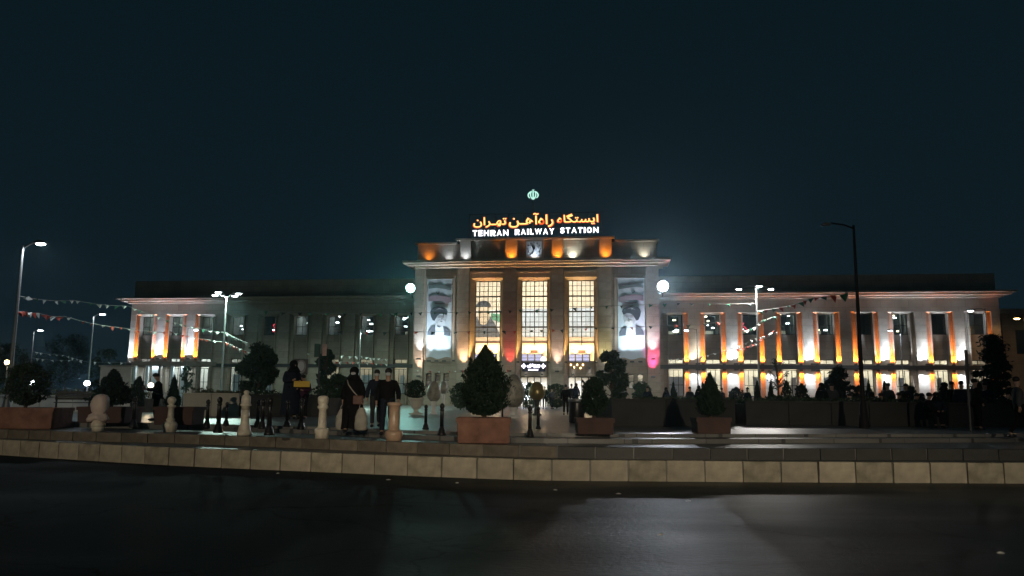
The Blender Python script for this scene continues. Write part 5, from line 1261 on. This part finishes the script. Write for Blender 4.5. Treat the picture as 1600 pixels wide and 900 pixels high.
def person(px, pyh, D, face, label, kind='stand', jacket='clothblack', legs='denim', hair='short', group=None, zb=Z4, extras=(), fingers=False, stout=1.0, feet_py=None, hood='clothblack'):
    """face: heading in degrees, 0 looks at the viewer"""
    if feet_py: D = at_z(px, feet_py, zb).y
    b = at_y(px, 620, D); H = at_y(px, pyh, D).z-zb; tall = 1.745 if kind != 'sit' else 1.285; k = max(.82, min(1.12, H/tall))
    if kind == 'sit': zb = zb+0.0
    r = empty('person', (b.x, D, zb), math.radians(face), label=label, cat='person', group=group); r.scale = (k*stout, k*stout, k)
    body, jac, tr, sh, J = body_parts(kind, fingers)
    link('body', body, r)
    def lk(nm, me, m):
        o = link(nm, me, r); o.material_slots[0].link = 'OBJECT'; o.material_slots[0].material = m; return o
    lk('jacket', jac, M[jacket]); lk('trousers', tr, M[legs]); link('shoe', sh['R'], r); link('shoe', sh['L'], r)
    h = Vector(J['hd2'])+Vector((0, -.005, -.005))
    if hair == 'short': MB().ball(tuple(h+Vector((0, .022, .025))), (.088, .098, .085), 12, 8).build('hair', M['hair'], r, smooth=True)
    elif hair == 'scarf':
        MB().ball(tuple(h+Vector((0, .03, .01))), (.115, .115, .13), 14, 8).lathe([(.19, -.22), (.15, -.14), (.10, -.06), (.09, .0)], tuple(h), 14, sy=.8).build('headscarf', M[hood], r, smooth=True)
    # face: nose, eyes, mouth, ears
    f = MB(); f.ball(tuple(h+Vector((0, -.088, -.03))), (.013, .02, .022), 8, 6); f.build('nose', M['skin'], r, smooth=True)
    MB().ball(tuple(h+Vector((-.032, -.078, -.002))), (.012, .008, .007), 8, 5).build('eye', M['hair'], r); MB().ball(tuple(h+Vector((.032, -.078, -.002))), (.012, .008, .007), 8, 5).build('eye', M['hair'], r)
    if 'mask' in extras: MB().ball(tuple(h+Vector((0, -.055, -.055))), (.062, .05, .048), 12, 8).build('face_mask', M['mask'], r, smooth=True)
    else: MB().ball(tuple(h+Vector((0, -.078, -.072))), (.022, .008, .006), 8, 5).build('mouth', M['bagbrown'], r)
    if 'coat' in extras:
        prof = [(.26, .14), (.24, .35), (.235, .6), (.22, .85), (.20, 1.05), (.19, 1.2), (.17, 1.36), (.09, 1.47)]
        n = 26; vs = []; fs = []
        for j, (q, z) in enumerate(prof):
            for i in range(n):
                a = 2*PI*i/n; ff = 1+(.05*math.sin(a*7+j*.4) if j < 5 else 0); vs.append((q*1.08*ff*math.cos(a), q*.78*ff*math.sin(a), z+(.02*math.sin(a*3) if j == 0 else 0)))
        for j in range(len(prof)-1):
            for i in range(n): kk = (i+1) % n; fs.append((j*n+i, j*n+kk, (j+1)*n+kk, (j+1)*n+i))
        MB().add(vs, fs).build('long_coat', M[jacket], r, smooth=True)
    if 'crossbag' in extras:
        MB().tube([(-.16, -.02, 1.45), (-.08, -.17, 1.30), (.05, -.19, 1.12), (.17, -.16, .98)], .014, 6).tube([(-.16, -.02, 1.45), (0, .16, 1.25), (.2, .1, 1.0)], .014, 6).build('bag_strap', M['bagpale'], r)
        MB().box(.06, .30, -.27, -.17, .78, 1.02).build('handbag', M['bagbrown'], r, bevel=.02)
    return r, k
def bag(P, w, h, label, m='bagpale', dark=False, face=0):
    """plastic carrier bag hanging from a hand: P is the hand point"""
    r = empty('carrier_bag', (P.x, P.y, P.z-h-.10), face, label=label, cat='bag', group='plastic carrier bags held by the walkers')
    n = 16; prof = [(.6, 0), (.95, .06), (1, .3), (.92, .6), (.66, .85), (.4, 1.0)]; vs = []; fs = []; rd = random.Random(len(label))
    for j, (q, z) in enumerate(prof):
        for i in range(n):
            a = 2*PI*i/n; ff = 1+rd.uniform(-.10, .10); vs.append((q*w/2*ff*math.cos(a), q*w*.28*ff*math.sin(a), z*h))
    for j in range(len(prof)-1):
        for i in range(n): kk = (i+1) % n; fs.append((j*n+i, j*n+kk, (j+1)*n+kk, (j+1)*n+i))
    fs.append(tuple(range(n-1, -1, -1)))
    MB().add(vs, fs).build('sack', M[m], r, smooth=True)
    for s in (-1, 1): MB().tube([(s*.05, 0, h*.97), (s*.035, 0, h+.07), (0, 0, h+.10)], .008, 5).build('handle', M[m], r)
def hand_pt(r, k, kind, side, stout=1.0):
    p = Vector(pose(kind)['ha'+side]); p = Vector((p.x*k*stout, p.y*k*stout, p.z*k)); a = r.rotation_euler.z
    return Vector((r.location.x+p.x*math.cos(a)-p.y*math.sin(a), r.location.y+p.x*math.sin(a)+p.y*math.cos(a), r.location.z+p.z-.03))
w1_, k = person(552, 575.5, 0, -4, 'woman in long black coat and headscarf with a crossbody handbag, walking with bags', 'walk', 'clothblack', 'clothblack', 'scarf', 'people walking between the bollards', Z3, ('coat', 'mask', 'crossbag'), True, 1.12, 678)
bag(hand_pt(w1_, k, 'walk', 'R', 1.12), .30, .48, 'pale brownish carrier bag held low by the woman in the long coat')
bag(hand_pt(w1_, k, 'walk', 'L', 1.12), .30, .50, 'pale crumpled carrier bag between the two masked walkers')
m1_, k = person(606, 576, 0, 3, 'man in black jacket and pale face mask behind the brown stone bollard', 'walk', 'clothblack', 'clothnavy', 'short', 'people walking between the bollards', Z3, ('mask',), True, 1.12, 681)
person(588, 581, 0, 8, 'person in dark clothes half hidden between the woman and the masked man', 'walk', 'clothnavy', 'clothgrey', 'short', 'people walking between the bollards', Z4, ('mask',), False, 1.05, 669)
bag(at_y(563, 640, 18.6), .26, .30, 'small dark bag hanging beside the coat of the walking woman', 'clothnavy')
person(246, 586, 0, -62, 'man in black jacket standing and looking down at his hands, left side', 'phone', 'clothblack', 'clothblack', 'short', None, Z4, (), True, 1.3, 657)
person(884, 601.5, 0, 172, 'lone man in dark clothes walking on the lit path towards the doors', 'walk', 'clothblack', 'clothblack', 'short', None, Z4, (), False, 1.0, 649)
person(455, 563, 0, 40, 'person in dark coat with arms raised to the chest, left of the yellow card holder', 'phone', 'clothnavy', 'clothblack', 'scarf', None, Z4, ('coat',), False, 1.1, 655)
q_, k = person(474, 585, 0, -10, 'person in plum jacket standing behind a yellow card', 'phone', 'clothplum', 'clothblack', 'short', None, Z4, (), False, 1.15, 655)
yb = at_y(472, 600, q_.location.y-.42); tag(MB().box(-.28, .26, 0, .02, -.10, .10).build('yellow_card', M['yellow'], loc=yb, bevel=.004), 'bright yellow card held by the person in the plum jacket', 'card')
fl = 'people near the station doors'
for i, (px, pyh, D, f, lb) in enumerate(((893, 600, 58, 20, 'dark figure before the right doors, left one of a close pair'), (900, 599.5, 58, -30, 'dark figure before the right doors, right one of a close pair'), (912.5, 606, 54, 60, 'smaller dark figure by the shrubs right of the right doors'),
        (820, 606, 60, 0, 'dark figure in the middle doorway between the eggs'), (1041, 606, 48, 20, 'dark figure at the corner below the pink light'), (1128, 607, 42, 120, 'figure standing behind the far bed, left of the three-headed lamp'), (1168, 606, 40, -60, 'figure close to the foot of the three-headed lamp'),
        (103+34, 606, 44, 30, 'dark figure beyond the cone bush at the left'), (178, 611, 52, 0, 'small dark figure before the pale annex wall, left'), (205, 606, 48, 20, 'dark figure before the pale annex wall with a light behind the head'))):
    person(px, pyh, D, f, lb, 'stand', ['clothblack', 'clothnavy', 'clothgrey'][i % 3], 'clothblack', 'scarf' if i % 3 == 1 else 'short', fl)
gl = 'people gathered in front of the right wing'
for i, (px, pyh, D, f, kd, lb) in enumerate(((1446, 618, 24.2, 60, 'sit', 'seated silhouette leaning forward at the left of the crowd'), (1462, 622, 24.3, -20, 'sit', 'seated silhouette beside the leaning one, close to the bed wall'), (1488, 602, 25.5, 30, 'stand', 'standing silhouette at the left of the grey sign post'),
        (1503, 605, 25, 150, 'stand', 'standing silhouette right behind the grey sign post'), (1524, 604, 22.5, 90, 'stand', 'standing silhouette right of the grey sign post, with pale shoes'), (1438, 619, 28, 0, 'sit', 'silhouette seated farther back at the left of the crowd'),
        (1400, 613, 27.5, 40, 'sit', 'hunched silhouette between the two pointed cypresses and the crowd'), (1366, 612, 28, 200, 'sit', 'silhouette seated just right of the tall unlit post'))):
    zz = Z4 if kd == 'stand' else Z4+.0
    person(px, pyh, D, f, lb, kd, ['clothblack', 'clothnavy'][i % 2], 'clothblack', 'scarf' if i in (1, 5) else 'short', gl, zz, (), False, 1.1)
person(1590, 602, 0, 78, 'person stepping along the right edge in dark clothes with a green-lit sleeve', 'walk', 'clothgrey', 'clothblack', 'short', None, Z3, (), True, 1.0, 686)
rnd2 = random.Random(77)
spots_ = [(1356, 616, 26.5, 'sit', 'hooded'), (1378, 618, 26, 'sit', 'bare-headed'), (1388, 606, 28.5, 'stand', 'standing'), (1410, 619, 26.2, 'sit', 'bowed'), (1416, 608, 29, 'stand', 'standing'), (1428, 621, 26, 'sit', 'scarfed'), (1476, 612, 27.5, 'stand', 'standing'),
    (1330, 617, 27, 'sit', 'bowed'), (1300, 612, 30, 'stand', 'standing'), (1284, 613, 30, 'stand', 'standing'), (1540, 612, 26, 'stand', 'standing'), (1078, 610, 40, 'stand', 'standing'), (1092, 612, 38, 'stand', 'standing'), (1012, 612, 40, 'stand', 'standing')]
where_ = ['beside the foot of the tall unlit post', 'under the first pointed cypress of the crowd side', 'behind the second pointed cypress', 'before the rounded bush of the crowd side', 'beside the rounded bush behind the crowd', 'next to the leaning seated silhouette', 'between the seated pair and the sign post',
    'left of the tall unlit post', 'left of the spreading cedar trunk', 'close left of the spreading cedar trunk, half hidden', 'before the tall loose cedar at the right', 'behind the shaded planter conifer, left one', 'behind the shaded planter conifer, right one', 'below the right banner, beyond the dark bed']
for i, ((px, pyh, D, kd, lk_), wh) in enumerate(zip(spots_, where_)):
    person(px, pyh, D, rnd2.uniform(-90, 120), 'dark %s figure %s' % (lk_, wh), kd, ['clothblack', 'clothnavy', 'clothgrey'][i % 3], 'clothblack', 'scarf' if i % 3 == 0 else 'short', gl, Z4, (), False, rnd2.uniform(1.05, 1.3))
bench(1425, 1475, 662, 'dark bench under the seated crowd on the right')

b = at_y(827, 628, 52); r = [o for o in bpy.data.objects if o.name.startswith('round_bush') and o.get('label', '').startswith('low dark shrubs right')]
fb = shrub(828, 52, 598, 22, 'dark narrow shrub hung with white fairy lights between the two eggs', kind='column', n=2500, m='leaf')
rd = random.Random(4); fm = MB(); H_ = at_y(828, 598, 52).z-Z4; w_ = 22*52/FPX/2
for i in range(46):
    a = rd.uniform(0, 2*PI); z = rd.uniform(.35, .98)*H_; q = w_*rd.uniform(.75, 1.05); fm.ball((q*math.cos(a), q*math.sin(a), z), .028, 6, 4)
tag(fm.build('fairy_light', emi('fairy_white', (.85, .93, 1), 9), fb), kind='stuff')
for i, (px, D_) in enumerate(((760, 70), (775, 74), (824, 72), (833, 76), (845, 70), (893, 74), (905, 70), (918, 76))):
    u, z = F(px, 597+(i % 3)*2.5, 3+i % 2*2); sp('ceiling_lamp', MB().ball((u, 3+i % 2*2, min(z, zdoor+.05)), (.13, .13, .06), 8, 5), M['wl'] if i % 2 else lampw)
for i, (px, pyh, D_, lb) in enumerate(((757, 605, 62, 'dark figure before the left doors, beside the central conifer'), (768, 607, 60, 'dark figure before the left doors, farther right'), (851, 604, 62, 'dark figure by the pier right of the middle doors'), (862, 606, 58, 'figure in grey by the pier between middle and right doors'), (922, 607, 60, 'dark figure at the right edge of the right doors'), (930, 609, 52, 'small dark figure in front of the dark tree at the right doors'))):
    person(px, pyh, D_, 40*i-90, lb, 'walk' if i % 2 else 'stand', ['clothgrey', 'clothblack', 'clothnavy'][i % 3], 'clothblack', 'scarf' if i % 3 == 1 else 'short', fl)

# ================================================================== ADDED HAZE VOLUME: HALOS ROUND THE LAMPS, LIFTED BLACKS
if HAZE > 0:
    hz = MB().box(-175, 175, -64, 268, -1, 24.5).build('halo_haze', [], None)
    hm_ = bpy.data.materials.new('halo_haze_air'); hm_.use_nodes = True; t = hm_.node_tree; t.nodes.clear()
    pv = t.nodes.new('ShaderNodeVolumePrincipled'); pv.inputs['Color'].default_value = (.62, .90, 1, 1); pv.inputs['Density'].default_value = HAZE; pv.inputs['Anisotropy'].default_value = .90
    ou = t.nodes.new('ShaderNodeOutputMaterial'); t.links.new(pv.outputs[0], ou.inputs['Volume']); hz.data.materials.append(hm_); hz['kind'] = 'stuff'
